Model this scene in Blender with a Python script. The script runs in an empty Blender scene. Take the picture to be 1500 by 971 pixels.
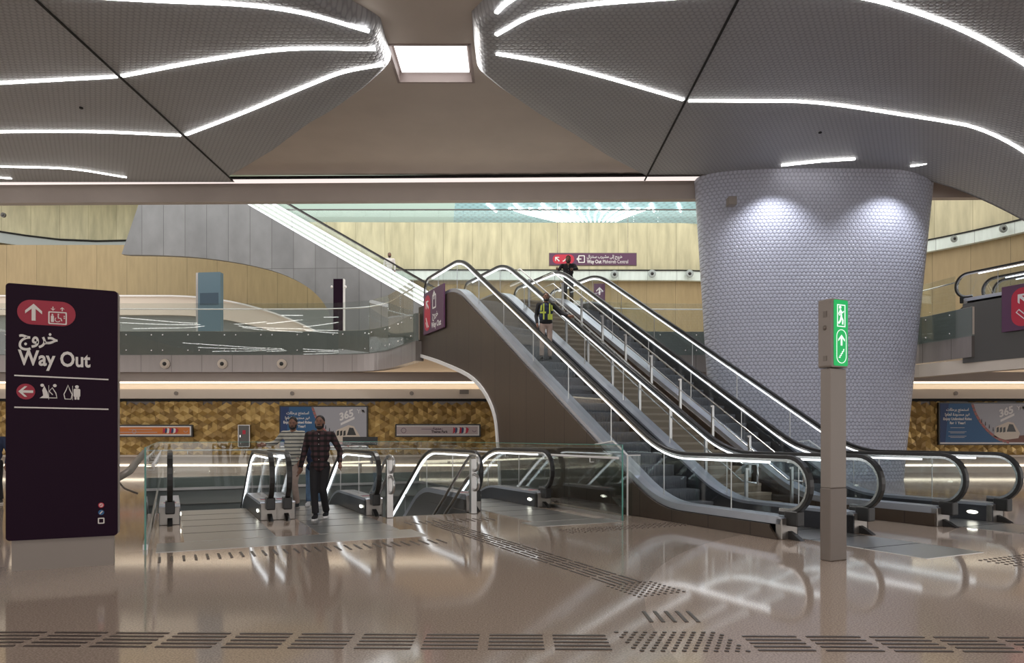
import bpy, bmesh, math, random
from mathutils import Vector, Matrix
random.seed(7)
S = bpy.context.scene
COL = S.collection
PI = math.pi
# ------------------------------------------------------------------ camera, world, lights
F, CH, HOR = 1050.0, 1.5, 640.0          # focal length in px, eye height, horizon row
cam = bpy.data.cameras.new('camera'); co = bpy.data.objects.new('camera', cam); COL.objects.link(co)
co.location = (0, 0, CH); co.rotation_euler = (PI/2, 0, 0)
cam.sensor_fit = 'HORIZONTAL'; cam.sensor_width = 36; cam.lens = 36*F/1500
cam.shift_y = (HOR-485.5)/1500; cam.clip_end = 300
S.camera = co
S.view_settings.view_transform = 'Standard'; S.view_settings.look = 'None'
S.view_settings.gamma = 1; S.view_settings.use_curve_mapping = False
S.view_settings.exposure = 0.0
S.cycles.transparent_max_bounces = 40
w = bpy.data.worlds.new('world'); S.world = w; w.use_nodes = True
w.node_tree.nodes['Background'].inputs[0].default_value = (1.0, 0.955, 0.925, 1)
w.node_tree.nodes['Background'].inputs[1].default_value = 1.75
def area(name, loc, rot, sx, sy, power, col=(1, .95, .9), spread=PI):
    l = bpy.data.lights.new(name, 'AREA'); l.shape = 'RECTANGLE'; l.size = sx; l.size_y = sy
    l.energy = power; l.color = col; l.spread = spread
    o = bpy.data.objects.new(name, l); o.location = loc; o.rotation_euler = rot; COL.objects.link(o); return o
area('atrium_daylight', (-6, 33.5, 17), (math.radians(12), 0, 0), 40, 9, 1350, (.88, 1, .96))
area('atrium_ceiling_fill', (-4, 46, 13.4), (PI, 0, 0), 34, 5, 620, (.88, .99, 1))  # unseen fill added below the far ceiling to brighten it
area('hall_downlight', (-2.03, 18.26, 10.99), (0, 0, 0), 1.5, 1.4, 420, (1, .97, .93))
area('hall_downlight_rear', (-2.0, 1.6, 10.4), (0, 0, 0), 2.5, 2.5, 240, (1, .93, .88))
def spot(name, loc, tgt, power, ang, col=(.9, .93, 1), r=.08, blend=.7):
    l = bpy.data.lights.new(name, 'SPOT'); l.energy = power; l.spot_size = math.radians(ang); l.spot_blend = blend
    l.color = col; l.shadow_soft_size = r
    o = bpy.data.objects.new(name, l); o.location = loc
    o.rotation_euler = (Vector(tgt)-Vector(loc)).to_track_quat('-Z', 'Y').to_euler(); COL.objects.link(o); return o
spot('column_wash', (8.7, 23.2, 10.25), (9.0, 24.4, 6.0), 400, 105)
spot('column_wash', (13.0, 23.2, 10.25), (12.6, 24.4, 6.0), 400, 105)
area('escalator_wash', (9.5, 12.5, 10.35), (0, 0, math.radians(25)), 5, 5, 330, (.78, .86, 1))

TH = math.atan(.479); CT, ST = math.cos(TH), math.sin(TH)     # the escalator bank is turned 25.6 degrees
def W(u, v, z=0): return Vector((u*CT-v*ST, u*ST+v*CT, z))
def at(px, py, Y): return Vector(((px-750)*Y/F, Y, CH+(HOR-py)*Y/F))

# ------------------------------------------------------------------ materials
def newmat(name):
    m = bpy.data.materials.new(name); m.use_nodes = True; nt = m.node_tree
    return m, nt, nt.nodes['Principled BSDF']
def mat(name, col, rough=.5, metal=0, noise=0, nscale=4, stretch=(1, 1, 1), bump=0, emit=0, spec=.5, coat=0):
    m, nt, b = newmat(name); L = nt.links.new
    b.inputs['Base Color'].default_value = (*col, 1); b.inputs['Roughness'].default_value = rough
    b.inputs['Metallic'].default_value = metal; b.inputs['Specular IOR Level'].default_value = spec
    b.inputs['Coat Weight'].default_value = coat; b.inputs['Coat Roughness'].default_value = .05
    if emit:
        b.inputs['Emission Color'].default_value = (*col, 1); b.inputs['Emission Strength'].default_value = emit
    if noise or bump:
        tc = nt.nodes.new('ShaderNodeTexCoord'); mp = nt.nodes.new('ShaderNodeMapping'); nz = nt.nodes.new('ShaderNodeTexNoise')
        mp.inputs['Scale'].default_value = stretch; nz.inputs['Scale'].default_value = nscale; nz.inputs['Detail'].default_value = 5
        L(tc.outputs['Object'], mp.inputs[0]); L(mp.outputs[0], nz.inputs[0])
        if noise:
            r = nt.nodes.new('ShaderNodeValToRGB')
            r.color_ramp.elements[0].position = .3; r.color_ramp.elements[1].position = .7
            r.color_ramp.elements[0].color = (*[c*(1-noise) for c in col], 1); r.color_ramp.elements[1].color = (*[min(1, c*(1+noise)) for c in col], 1)
            L(nz.outputs[0], r.inputs[0]); L(r.outputs[0], b.inputs['Base Color'])
        if bump:
            bp = nt.nodes.new('ShaderNodeBump'); bp.inputs['Strength'].default_value = bump; bp.inputs['Distance'].default_value = .02
            L(nz.outputs[0], bp.inputs['Height']); L(bp.outputs[0], b.inputs['Normal'])
    return m
def emis(name, col, s):
    m, nt, b = newmat(name); b.inputs['Base Color'].default_value = (0, 0, 0, 1)
    b.inputs['Emission Color'].default_value = (*col, 1); b.inputs['Emission Strength'].default_value = s; return m
def glassmat(name, tint, refl=1.0, rough=0.0):
    m = bpy.data.materials.new(name); m.use_nodes = True; nt = m.node_tree; nt.nodes.clear(); L = nt.links.new
    o = nt.nodes.new('ShaderNodeOutputMaterial'); mx = nt.nodes.new('ShaderNodeMixShader')
    t = nt.nodes.new('ShaderNodeBsdfTransparent'); g = nt.nodes.new('ShaderNodeBsdfGlossy'); lw = nt.nodes.new('ShaderNodeLayerWeight'); lw.inputs[0].default_value = .5
    pw = nt.nodes.new('ShaderNodeMath'); pw.operation = 'POWER'; pw.inputs[1].default_value = 5; L(lw.outputs['Facing'], pw.inputs[0])
    fr = nt.nodes.new('ShaderNodeMath'); fr.operation = 'MULTIPLY_ADD'; fr.inputs[1].default_value = .96; fr.inputs[2].default_value = .04; L(pw.outputs[0], fr.inputs[0])
    t.inputs[0].default_value = (*tint, 1); g.inputs['Roughness'].default_value = rough
    mu = nt.nodes.new('ShaderNodeMath'); mu.operation = 'MULTIPLY'; mu.inputs[1].default_value = refl; mu.use_clamp = True
    L(fr.outputs[0], mu.inputs[0]); L(mu.outputs[0], mx.inputs[0]); L(t.outputs[0], mx.inputs[1]); L(g.outputs[0], mx.inputs[2])
    L(mx.outputs[0], o.inputs[0]); return m
def hexmat(name, col, plane, cell, rough, bump, metal=0, var=.08):
    """small hexagonal dimple pattern; plane 'XY' or 'XZ' of object space"""
    m, nt, b = newmat(name); L = nt.links.new
    def M(op, a, c=None):
        n = nt.nodes.new('ShaderNodeMath'); n.operation = op
        for i, q in enumerate((a, c)):
            if q is None: continue
            if isinstance(q, (int, float)): n.inputs[i].default_value = q
            else: L(q, n.inputs[i])
        return n.outputs[0]
    tc = nt.nodes.new('ShaderNodeTexCoord'); sp = nt.nodes.new('ShaderNodeSeparateXYZ'); L(tc.outputs['Object'], sp.inputs[0])
    x = M('DIVIDE', sp.outputs[0], cell); y = M('DIVIDE', sp.outputs[1 if plane == 'XY' else 2], cell)
    R3 = math.sqrt(3)
    def d2(ox, oy):
        ax = M('SUBTRACT', M('FLOORED_MODULO', M('ADD', x, ox), 1.0), .5)
        ay = M('SUBTRACT', M('FLOORED_MODULO', M('ADD', y, oy), R3), R3/2)
        return M('ADD', M('MULTIPLY', ax, ax), M('MULTIPLY', ay, ay))
    d = M('SQRT', M('MINIMUM', d2(0, 0), d2(.5, R3/2)))
    h = nt.nodes.new('ShaderNodeMapRange'); h.inputs['From Min'].default_value = .25; h.inputs['From Max'].default_value = .55
    h.interpolation_type = 'SMOOTHSTEP'; L(d, h.inputs[0])
    bp = nt.nodes.new('ShaderNodeBump'); bp.inputs['Strength'].default_value = bump; bp.inputs['Distance'].default_value = .03; bp.invert = True
    L(h.outputs[0], bp.inputs['Height']); L(bp.outputs[0], b.inputs['Normal'])
    nz = nt.nodes.new('ShaderNodeTexNoise'); nz.inputs['Scale'].default_value = .6; nz.inputs['Detail'].default_value = 6
    L(tc.outputs['Object'], nz.inputs[0])
    s = M('ADD', M('MULTIPLY', h.outputs[0], -.30), M('ADD', M('MULTIPLY', nz.outputs[0], var*2), 1.08-var))
    mix = nt.nodes.new('ShaderNodeVectorMath'); mix.operation = 'SCALE'; mix.inputs[0].default_value = col
    L(s, mix.inputs['Scale']); L(mix.outputs[0], b.inputs['Base Color'])
    b.inputs['Roughness'].default_value = rough; b.inputs['Metallic'].default_value = metal
    return m
def panelmat(name, c1, c2, seam, pw, ph, rough=.5, metal=0, grain=.1, gscale=(6, .8)):
    """cladding panels on UV metres"""
    m, nt, b = newmat(name); L = nt.links.new
    tc = nt.nodes.new('ShaderNodeTexCoord'); br = nt.nodes.new('ShaderNodeTexBrick')
    br.inputs['Color1'].default_value = (*c1, 1); br.inputs['Color2'].default_value = (*c2, 1); br.inputs['Mortar'].default_value = (*seam, 1)
    br.inputs['Scale'].default_value = 1; br.inputs['Brick Width'].default_value = pw; br.inputs['Row Height'].default_value = ph
    br.inputs['Mortar Size'].default_value = .012; br.offset = 0; L(tc.outputs['UV'], br.inputs[0])
    mp = nt.nodes.new('ShaderNodeMapping'); mp.inputs['Scale'].default_value = (*gscale, 1); nz = nt.nodes.new('ShaderNodeTexNoise')
    nz.inputs['Scale'].default_value = 1; nz.inputs['Detail'].default_value = 7; L(tc.outputs['UV'], mp.inputs[0]); L(mp.outputs[0], nz.inputs[0])
    mr = nt.nodes.new('ShaderNodeMapRange'); mr.inputs['From Min'].default_value = .25; mr.inputs['From Max'].default_value = .75
    mr.inputs['To Min'].default_value = 1-grain; mr.inputs['To Max'].default_value = 1+grain; L(nz.outputs[0], mr.inputs[0])
    vm = nt.nodes.new('ShaderNodeVectorMath'); vm.operation = 'SCALE'; L(br.outputs[0], vm.inputs[0]); L(mr.outputs[0], vm.inputs['Scale'])
    L(vm.outputs[0], b.inputs['Base Color']); b.inputs['Roughness'].default_value = rough; b.inputs['Metallic'].default_value = metal
    return m
M = {}
M['ceil_tan'] = mat('ceiling_taupe_plaster', (.56, .49, .43), .75, noise=.05, nscale=.8)
M['ceil_grey'] = hexmat('ceiling_grey_dimpled', (.355, .36, .38), 'XY', .14, .5, .3)
M['column'] = hexmat('column_blue_grey_dimpled', (.42, .43, .51), 'XZ', .14, .36, .6)
M['beam'] = mat('beam_taupe', (.42, .365, .33), .6, noise=.04, nscale=1)
M['led'] = emis('led_white', (1, .98, .95), 9.0)
M['led_esc'] = emis('led_escalator', (.93, .97, 1), 2.6)
M['led_warm'] = emis('led_warm', (1, .86, .66), 3.2)
M['led_pink'] = emis('led_cove_pink', (1, .87, .82), 1.05)
M['skylight'] = emis('light_panel', (1, 1, 1), 2.4)
M['reveal'] = mat('light_box_reveal', (.36, .29, .27), .6)
M['black'] = mat('black_rubber', (.012, .011, .011), .38)
M['dark'] = mat('dark_gap', (.01, .01, .01), .8)
M['steel'] = mat('brushed_steel', (.50, .49, .48), .3, 1, noise=.06, nscale=5, stretch=(1, 30, 30))
M['capsteel'] = mat('satin_steel_cap', (.30, .28, .26), .35, .8)
M['chrome'] = mat('polished_steel', (.72, .71, .70), .16, 1)
M['alu'] = mat('aluminium_deck', (.50, .52, .58), .32, .85)
M['clad'] = panelmat('bronze_cladding', (.085, .063, .048), (.092, .068, .052), (.05, .035, .03), .95, 30, .34, .55, .05)
M['cladgrey'] = panelmat('grey_metal_cladding', (.19, .195, .20), (.225, .23, .235), (.10, .10, .10), 1.02, 3.1, .42, .35, .16, (1.2, .7))
M['cladsmooth'] = mat('grey_smooth_cladding', (.10, .095, .09), .4, .3)
M['tan'] = panelmat('sandstone_panels', (.47, .43, .27), (.53, .49, .32), (.29, .26, .16), 1.55, 30, .6, 0, .26, (3, .5))
M['tan_low'] = panelmat('ochre_panels', (.30, .228, .115), (.335, .25, .13), (.17, .13, .065), 1.55, 30, .55, 0, .12)
M['cream'] = mat('cream_panel', (.62, .54, .46), .5)
M['fascia'] = panelmat('mauve_grey_fascia', (.30, .265, .25), (.31, .275, .26), (.16, .14, .13), 1.25, 30, .18, .2, .05)
M['ribbon'] = panelmat('pale_ribbon_panels', (.62, .70, .66), (.64, .72, .68), (.34, .38, .37), 1.55, 30, .35)
M['slabdark'] = mat('dark_green_slab_edge', (.15, .165, .155), .5)
M['darkgrey'] = mat('grey_green_kerb', (.20, .215, .205), .45)
M['glass'] = glassmat('clear_green_glass', (.925, .95, .94), 1.6)
M['glass_clear'] = glassmat('clear_escalator_glass', (.94, .965, .97), 1.1)
M['glassedge'] = mat('green_glass_edge', (.10, .30, .25), .15)
M['step'] = mat('escalator_step', (.16, .17, .19), .5, .3)
M['stepdark'] = mat('escalator_skirt', (.05, .052, .06), .35, .5)
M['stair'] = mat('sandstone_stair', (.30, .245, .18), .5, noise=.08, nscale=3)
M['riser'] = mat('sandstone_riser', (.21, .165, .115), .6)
M['cyanceil'] = hexmat('cyan_ceiling', (.40, .62, .67), 'XY', .5, .5, .5)
M['paleceil'] = mat('pale_green_ceiling', (.62, .76, .68), .6)
M['purple'] = mat('aubergine_sign', (.012, .002, .011), .5, spec=.12)
M['purple2'] = mat('plum_sign', (.10, .035, .085), .45)
M['red'] = mat('crimson_symbol', (.30, .008, .03), .5)
M['redlit'] = mat('crimson_symbol_bright', (.50, .02, .05), .5)
M['white'] = mat('sign_white', (.62, .58, .55), .5)
M['whitepaint'] = mat('white_paint', (.75, .73, .72), .5)
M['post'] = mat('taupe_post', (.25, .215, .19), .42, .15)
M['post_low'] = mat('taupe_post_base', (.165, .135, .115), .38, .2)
M['green'] = emis('exit_green', (.0, .44, .10), 1.0)
M['exitwhite'] = emis('exit_white', (.85, 1, .9), 1.1)
M['tactile'] = mat('tactile_dark', (.075, .055, .048), .35, .3)
M['blue'] = mat('poster_blue', (.02, .10, .24), .5)
M['bluedeep'] = mat('poster_navy', (.012, .04, .14), .5)
M['sky'] = mat('poster_grey_sky', (.38, .38, .42), .5)
M['orange'] = mat('banner_orange', (.62, .19, .03), .5)
M['pinkwhite'] = mat('banner_pale', (.50, .42, .43), .5)
M['skin'] = mat('skin', (.20, .095, .06), .55)
M['hair'] = mat('black_hair', (.012, .010, .009), .7)
M['jeans'] = mat('blue_denim', (.09, .15, .24), .85, noise=.25, nscale=9)
M['beige'] = mat('beige_cotton', (.34, .25, .21), .85, noise=.1, nscale=9)
M['blackcloth'] = mat('black_cloth', (.010, .009, .011), .85)
M['navy'] = mat('navy_cloth', (.02, .03, .07), .85)
M['hivis'] = mat('hi_vis_yellow', (.52, .60, .08), .6)
M['tile_gold'] = [mat('gold_tile_a', (.42, .27, .085), .38, .35), mat('gold_tile_b', (.27, .165, .05), .4, .35), mat('gold_tile_c', (.55, .37, .13), .36, .35),
                  mat('gold_tile_d', (.34, .21, .065), .4, .35)]
def stripes(name, kind):
    m, nt, b = newmat(name); L = nt.links.new
    tc = nt.nodes.new('ShaderNodeTexCoord'); b.inputs['Roughness'].default_value = .85
    def wave(d, sc, lo, hi, dist=.3):
        wv = nt.nodes.new('ShaderNodeTexWave'); wv.bands_direction = d; wv.inputs['Scale'].default_value = sc; wv.inputs['Distortion'].default_value = dist
        r = nt.nodes.new('ShaderNodeValToRGB'); r.color_ramp.elements[0].position = lo; r.color_ramp.elements[1].position = hi
        L(tc.outputs['Object'], wv.inputs[0]); L(wv.outputs[0], r.inputs[0]); return r
    r = wave('Z', 4.6 if kind == 's' else 3.6, .3, .55, .6)
    if kind == 's':
        r.color_ramp.elements[0].color = (.045, .05, .06, 1); r.color_ramp.elements[1].color = (.42, .40, .34, 1)
        r.color_ramp.elements[0].position = .12; r.color_ramp.elements[1].position = .32
        L(r.outputs[0], b.inputs['Base Color'])
    else:
        r.color_ramp.elements[0].color = (.010, .007, .009, 1); r.color_ramp.elements[1].color = (.060, .026, .030, 1)
        q = wave('X', 3.0, .3, .6, .6); q.color_ramp.elements[0].color = (.3, .3, .3, 1); q.color_ramp.elements[1].color = (1, 1, 1, 1)
        mx = nt.nodes.new('ShaderNodeVectorMath'); mx.operation = 'MULTIPLY'; L(r.outputs[0], mx.inputs[0]); L(q.outputs[0], mx.inputs[1])
        L(mx.outputs[0], b.inputs['Base Color'])
    return m
M['striped'] = stripes('striped_shirt', 's'); M['plaid'] = stripes('plaid_shirt', 'p')
def floormat():
    m, nt, b = newmat('polished_terrazzo'); L = nt.links.new
    tc = nt.nodes.new('ShaderNodeTexCoord')
    nz = nt.nodes.new('ShaderNodeTexNoise'); nz.inputs['Scale'].default_value = 70; nz.inputs['Detail'].default_value = 3
    L(tc.outputs['Object'], nz.inputs[0])
    r = nt.nodes.new('ShaderNodeValToRGB'); r.color_ramp.elements[0].position = .35; r.color_ramp.elements[1].position = .68
    r.color_ramp.elements[0].color = (.29, .222, .175, 1); r.color_ramp.elements[1].color = (.50, .40, .325, 1); L(nz.outputs[0], r.inputs[0])
    # two broad discs of the terrazzo in a lighter tone
    def field(cx, cy, rad):
        mp = nt.nodes.new('ShaderNodeVectorMath'); mp.operation = 'DISTANCE'; mp.inputs[1].default_value = (cx, cy, 0); L(tc.outputs['Object'], mp.inputs[0])
        lt = nt.nodes.new('ShaderNodeMath'); lt.operation = 'LESS_THAN'; lt.inputs[1].default_value = rad; L(mp.outputs['Value'], lt.inputs[0]); return lt.outputs[0]
    f1, f2 = field(9.2, 5.2, 8.1), field(-13, 15, 9.8)
    ad = nt.nodes.new('ShaderNodeMath'); ad.operation = 'MAXIMUM'; L(f1, ad.inputs[0]); L(f2, ad.inputs[1])
    mr = nt.nodes.new('ShaderNodeMapRange'); mr.inputs['To Min'].default_value = .86; mr.inputs['To Max'].default_value = 1.1; L(ad.outputs[0], mr.inputs[0])
    vm = nt.nodes.new('ShaderNodeVectorMath'); vm.operation = 'SCALE'; L(r.outputs[0], vm.inputs[0]); L(mr.outputs[0], vm.inputs['Scale'])
    L(vm.outputs[0], b.inputs['Base Color']); b.inputs['Roughness'].default_value = .075; b.inputs['Specular IOR Level'].default_value = .8
    return m
M['floor'] = floormat()

# ------------------------------------------------------------------ mesh helpers
class MB:
    def __init__(s): s.bm = bmesh.new(); s.uv = s.bm.loops.layers.uv.new('UVMap')
    def face(s, pts, mi=0, uvs=None):
        f = s.bm.faces.new([s.bm.verts.new(p) for p in pts]); f.material_index = mi
        if uvs:
            for l, q in zip(f.loops, uvs): l[s.uv].uv = q
        return f
    def box(s, x0, x1, y0, y1, z0, z1, mi=0):
        v = [s.bm.verts.new((x, y, z)) for z in (z0, z1) for y in (y0, y1) for x in (x0, x1)]
        for q in ((0, 2, 3, 1), (4, 5, 7, 6), (0, 1, 5, 4), (2, 6, 7, 3), (0, 4, 6, 2), (1, 3, 7, 5)):
            f = s.bm.faces.new([v[i] for i in q]); f.material_index = mi
            for l in f.loops:
                c = l.vert.co; l[s.uv].uv = (c.x + c.y, c.z)
    def prism(s, poly, a, b, axis='x', mi=0):
        """poly: 2D pts; extrude a..b along axis. axis x: pts are (y,z); axis y: (x,z); axis z: (x,y)"""
        def P(p, t): return (t, p[0], p[1]) if axis == 'x' else ((p[0], t, p[1]) if axis == 'y' else (p[0], p[1], t))
        A = [s.bm.verts.new(P(p, a)) for p in poly]; B = [s.bm.verts.new(P(p, b)) for p in poly]; n = len(poly)
        fs = [s.bm.faces.new(A), s.bm.faces.new(B[::-1])]
        for i in range(n): fs.append(s.bm.faces.new((A[i], B[i], B[(i+1) % n], A[(i+1) % n])))
        for f in fs:
            f.material_index = mi
            for l in f.loops:
                c = l.vert.co; l[s.uv].uv = (c.y, c.z) if axis == 'x' else ((c.x, c.z) if axis == 'y' else (c.x, c.y))
    def ribbon(s, pts, o0, o1, a, b, mi=0):
        """2D polyline (y,z) thickened between normal offsets o0..o1, width a..b in x"""
        n = len(pts); N = []
        for i in range(n):
            p, q = pts[max(i-1, 0)], pts[min(i+1, n-1)]; dx, dy = q[0]-p[0], q[1]-p[1]; l = math.hypot(dx, dy) or 1
            N.append((-dy/l, dx/l))
        sec = []
        for p, m in zip(pts, N):
            sec.append([s.bm.verts.new(c) for c in ((a, p[0]+m[0]*o0, p[1]+m[1]*o0), (b, p[0]+m[0]*o0, p[1]+m[1]*o0),
                                                     (b, p[0]+m[0]*o1, p[1]+m[1]*o1), (a, p[0]+m[0]*o1, p[1]+m[1]*o1))])
        for i in range(n-1):
            for k in range(4):
                f = s.bm.faces.new((sec[i][k], sec[i][(k+1) % 4], sec[i+1][(k+1) % 4], sec[i+1][k])); f.material_index = mi
                for l in f.loops: l[s.uv].uv = (l.vert.co.y, l.vert.co.z)
        s.bm.faces.new(sec[0][::-1]).material_index = mi; s.bm.faces.new(sec[-1]).material_index = mi
    def tube(s, pts, r, n=8, mi=0, caps=True):
        pts = [Vector(p) for p in pts]; rs = r if isinstance(r, (list, tuple)) else [r]*len(pts); rings = []
        up = None
        for i, p in enumerate(pts):
            t = (pts[min(i+1, len(pts)-1)]-pts[max(i-1, 0)]).normalized()
            if up is None:
                up = Vector((0, 0, 1)) if abs(t.z) < .9 else Vector((1, 0, 0))
            a = t.cross(up)
            if a.length < 1e-4: a = t.cross(Vector((0, 1, 0)))
            a.normalize(); b = a.cross(t).normalized(); up = b
            rings.append([s.bm.verts.new(p+(a*math.cos(k*2*PI/n)+b*math.sin(k*2*PI/n))*rs[i]) for k in range(n)])
        for i in range(len(rings)-1):
            for k in range(n):
                f = s.bm.faces.new((rings[i][k], rings[i][(k+1) % n], rings[i+1][(k+1) % n], rings[i+1][k])); f.material_index = mi; f.smooth = True
        if caps:
            s.bm.faces.new(rings[0][::-1]).material_index = mi; s.bm.faces.new(rings[-1]).material_index = mi
    def ell(s, c, r, n=12, mi=0, rot=None):
        mt = Matrix.Translation(c) @ (rot or Matrix()) @ Matrix.Diagonal((*r, 1))
        g = bmesh.ops.create_uvsphere(s.bm, u_segments=n, v_segments=max(6, n*2//3), radius=1, matrix=mt)
        fs = {f for v in g['verts'] for f in v.link_faces}
        for f in fs: f.material_index = mi; f.smooth = True
    def disc(s, c, r, t, axis='y', n=24, mi=0):
        """cylinder of radius r, thickness t, centred c"""
        R = {'y': Matrix.Rotation(PI/2, 4, 'X'), 'z': Matrix(), 'x': Matrix.Rotation(PI/2, 4, 'Y')}[axis]
        g = bmesh.ops.create_cone(s.bm, cap_ends=True, segments=n, radius1=r, radius2=r, depth=t, matrix=Matrix.Translation(c) @ R)
        for f in {f for v in g['verts'] for f in v.link_faces}: f.material_index = mi
    def build(s, name, mats, parent=None, bevel=0, norm=True):
        if norm: bmesh.ops.recalc_face_normals(s.bm, faces=s.bm.faces)
        me = bpy.data.meshes.new(name); s.bm.to_mesh(me); s.bm.free()
        for m in (mats if isinstance(mats, (list, tuple)) else [mats]): me.materials.append(M[m] if isinstance(m, str) else m)
        o = bpy.data.objects.new(name, me); COL.objects.link(o)
        if parent: o.parent = parent
        if bevel:
            bv = o.modifiers.new('bevel', 'BEVEL'); bv.width = bevel; bv.segments = 3; bv.limit_method = 'ANGLE'
        return o
def tag(o, label=None, cat=None, group=None, kind=None):
    if label: o['label'] = label
    if cat: o['category'] = cat
    if group: o['group'] = group
    if kind: o['kind'] = kind
    return o
def empty(name, loc=(0, 0, 0), rz=0, label=None, cat=None, group=None):
    o = bpy.data.objects.new(name, None); COL.objects.link(o); o.location = loc; o.rotation_euler = (0, 0, rz)
    return tag(o, label, cat, group)
def structure(o): o['kind'] = 'structure'; return o
def copy_tree(o, parent=None):
    c = o.copy(); COL.objects.link(c)
    if parent: c.parent = parent
    for ch in [x for x in bpy.data.objects if x.parent == o]: copy_tree(ch, c)
    return c
def smoothcurve(pts, n=6):
    """Catmull-Rom through points (tuples of any dimension)"""
    out = []; P = [Vector(p) for p in pts]; P = [P[0]*2-P[1]] + P + [P[-1]*2-P[-2]]
    for i in range(1, len(P)-2):
        for k in range(n):
            t = k/n; a, b, c, d = P[i-1:i+3]
            out.append(.5*((2*b)+(c-a)*t+(2*a-5*b+4*c-d)*t*t+(3*b-a-3*c+d)*t**3))
    out.append(P[-2]); return out
def plan_wall(mb, pts, z0, z1, th, mi=0, zf0=None, zf1=None):
    """vertical wall along a plan polyline, UV = (arc length, z); th>0 thickens to the left of travel"""
    n = len(pts); L = 0; sec = []
    for i in range(n):
        p, q = Vector(pts[max(i-1, 0)][:2]), Vector(pts[min(i+1, n-1)][:2]); d = (q-p).normalized(); nn = Vector((-d.y, d.x))
        c = Vector(pts[i][:2])
        if i: L += (c-Vector(pts[i-1][:2])).length
        a = zf0(i/(n-1)) if zf0 else z0; b = zf1(i/(n-1)) if zf1 else z1
        e = c+nn*th
        sec.append((L, [mb.bm.verts.new(x) for x in ((c.x, c.y, a), (c.x, c.y, b), (e.x, e.y, b), (e.x, e.y, a))]))
    for i in range(n-1):
        for k in range(4):
            j = (k+1) % 4
            f = mb.bm.faces.new((sec[i][1][k], sec[i][1][j], sec[i+1][1][j], sec[i+1][1][k])); f.material_index = mi
            us = (sec[i][0], sec[i][0], sec[i+1][0], sec[i+1][0])
            for l, u in zip(f.loops, us): l[mb.uv].uv = (u, l.vert.co.z)
    for s_ in (sec[0][1][::-1], sec[-1][1]):
        f = mb.bm.faces.new(s_); f.material_index = mi

# ------------------------------------------------------------------ lettering
FORMS = {'ا': ('FE8D', 'FE8E'), 'أ': ('FE83', 'FE84'), 'إ': ('FE87', 'FE88'), 'ب': ('FE8F', 'FE90', 'FE91', 'FE92'), 'ت': ('FE95', 'FE96', 'FE97', 'FE98'),
 'ج': ('FE9D', 'FE9E', 'FE9F', 'FEA0'), 'ح': ('FEA1', 'FEA2', 'FEA3', 'FEA4'), 'خ': ('FEA5', 'FEA6', 'FEA7', 'FEA8'), 'د': ('FEA9', 'FEAA'), 'ر': ('FEAD', 'FEAE'),
 'س': ('FEB1', 'FEB2', 'FEB3', 'FEB4'), 'ش': ('FEB5', 'FEB6', 'FEB7', 'FEB8'), 'ع': ('FEC9', 'FECA', 'FECB', 'FECC'), 'غ': ('FECD', 'FECE', 'FECF', 'FED0'),
 'ل': ('FEDD', 'FEDE', 'FEDF', 'FEE0'), 'م': ('FEE1', 'FEE2', 'FEE3', 'FEE4'), 'ن': ('FEE5', 'FEE6', 'FEE7', 'FEE8'), 'و': ('FEED', 'FEEE'), 'ى': ('FEEF', 'FEF0'),
 'ي': ('FEF1', 'FEF2', 'FEF3', 'FEF4'), 'ة': ('FE93', 'FE94')}
def arabic(t):
    out = ''
    for i, c in enumerate(t):
        if c not in FORMS: out += c; continue
        f = FORMS[c]; prev = i > 0 and t[i-1] in FORMS and len(FORMS[t[i-1]]) == 4; nxt = i+1 < len(t) and t[i+1] in FORMS and len(f) == 4
        out += chr(int(f[(3 if nxt else 1) if prev else (2 if nxt else 0)], 16))
    return out[::-1]
def textmesh(body, size, bold=0.0, wide=1.0, shear=0):
    c = bpy.data.curves.new('lettering', 'FONT'); c.body = body; c.size = size; c.offset = bold; c.extrude = 0; c.shear = shear; c.resolution_u = 3
    o = bpy.data.objects.new('tmp', c); COL.objects.link(o)
    bpy.context.view_layer.update()
    me = bpy.data.meshes.new_from_object(o.evaluated_get(bpy.context.evaluated_depsgraph_get()))
    bpy.data.objects.remove(o)
    if wide != 1:
        for v in me.vertices: v.co.x *= wide
    return me
def text(parent, body, x, z, y, size, m, bold=0.0, wide=1.0, name='lettering', align='l', width=None, rot=0, shear=0):
    """lettering standing in the local XZ plane facing -Y"""
    me = textmesh(body, size, bold, wide, shear)
    xs = [v.co.x for v in me.vertices] or [0, 1]
    if width:
        k = width/(max(xs)-min(xs))
        for v in me.vertices: v.co.x *= k
        xs = [q*k for q in xs]
    off = {'l': -min(xs), 'c': -(max(xs)+min(xs))/2, 'r': -max(xs)}[align]
    for v in me.vertices: v.co = Vector((v.co.x+off, 0, v.co.y))
    me.materials.append(M[m]); me.name = name
    o = bpy.data.objects.new(name, me); COL.objects.link(o); o.location = (x, y, z); o.rotation_euler = (0, rot, 0)
    if parent: o.parent = parent
    return o
def flat(mb, pts, y, t=.004, mi=0): mb.prism(pts, y-t, y, 'y', mi)
def rrect(x0, x1, z0, z1, r, n=6):
    out = []
    for cx, cz, a in ((x1-r, z1-r, 0), (x0+r, z1-r, 90), (x0+r, z0+r, 180), (x1-r, z0+r, 270)):
        for k in range(n+1):
            t = math.radians(a+90*k/n); out.append((cx+r*math.cos(t), cz+r*math.sin(t)))
    return out
def circ(cx, cz, r, n=20): return [(cx+r*math.cos(k*2*PI/n), cz+r*math.sin(k*2*PI/n)) for k in range(n)]
def xf(pts, cx, cz, s=1, a=0):
    c, q = math.cos(a), math.sin(a); return [(cx+s*(x*c-z*q), cz+s*(x*q+z*c)) for x, z in pts]
ARROW = [(0, .5), (.42, .08), (.42, -.1), (.1, .2), (.1, -.5), (-.1, -.5), (-.1, .2), (-.42, -.1), (-.42, .08)]
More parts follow.
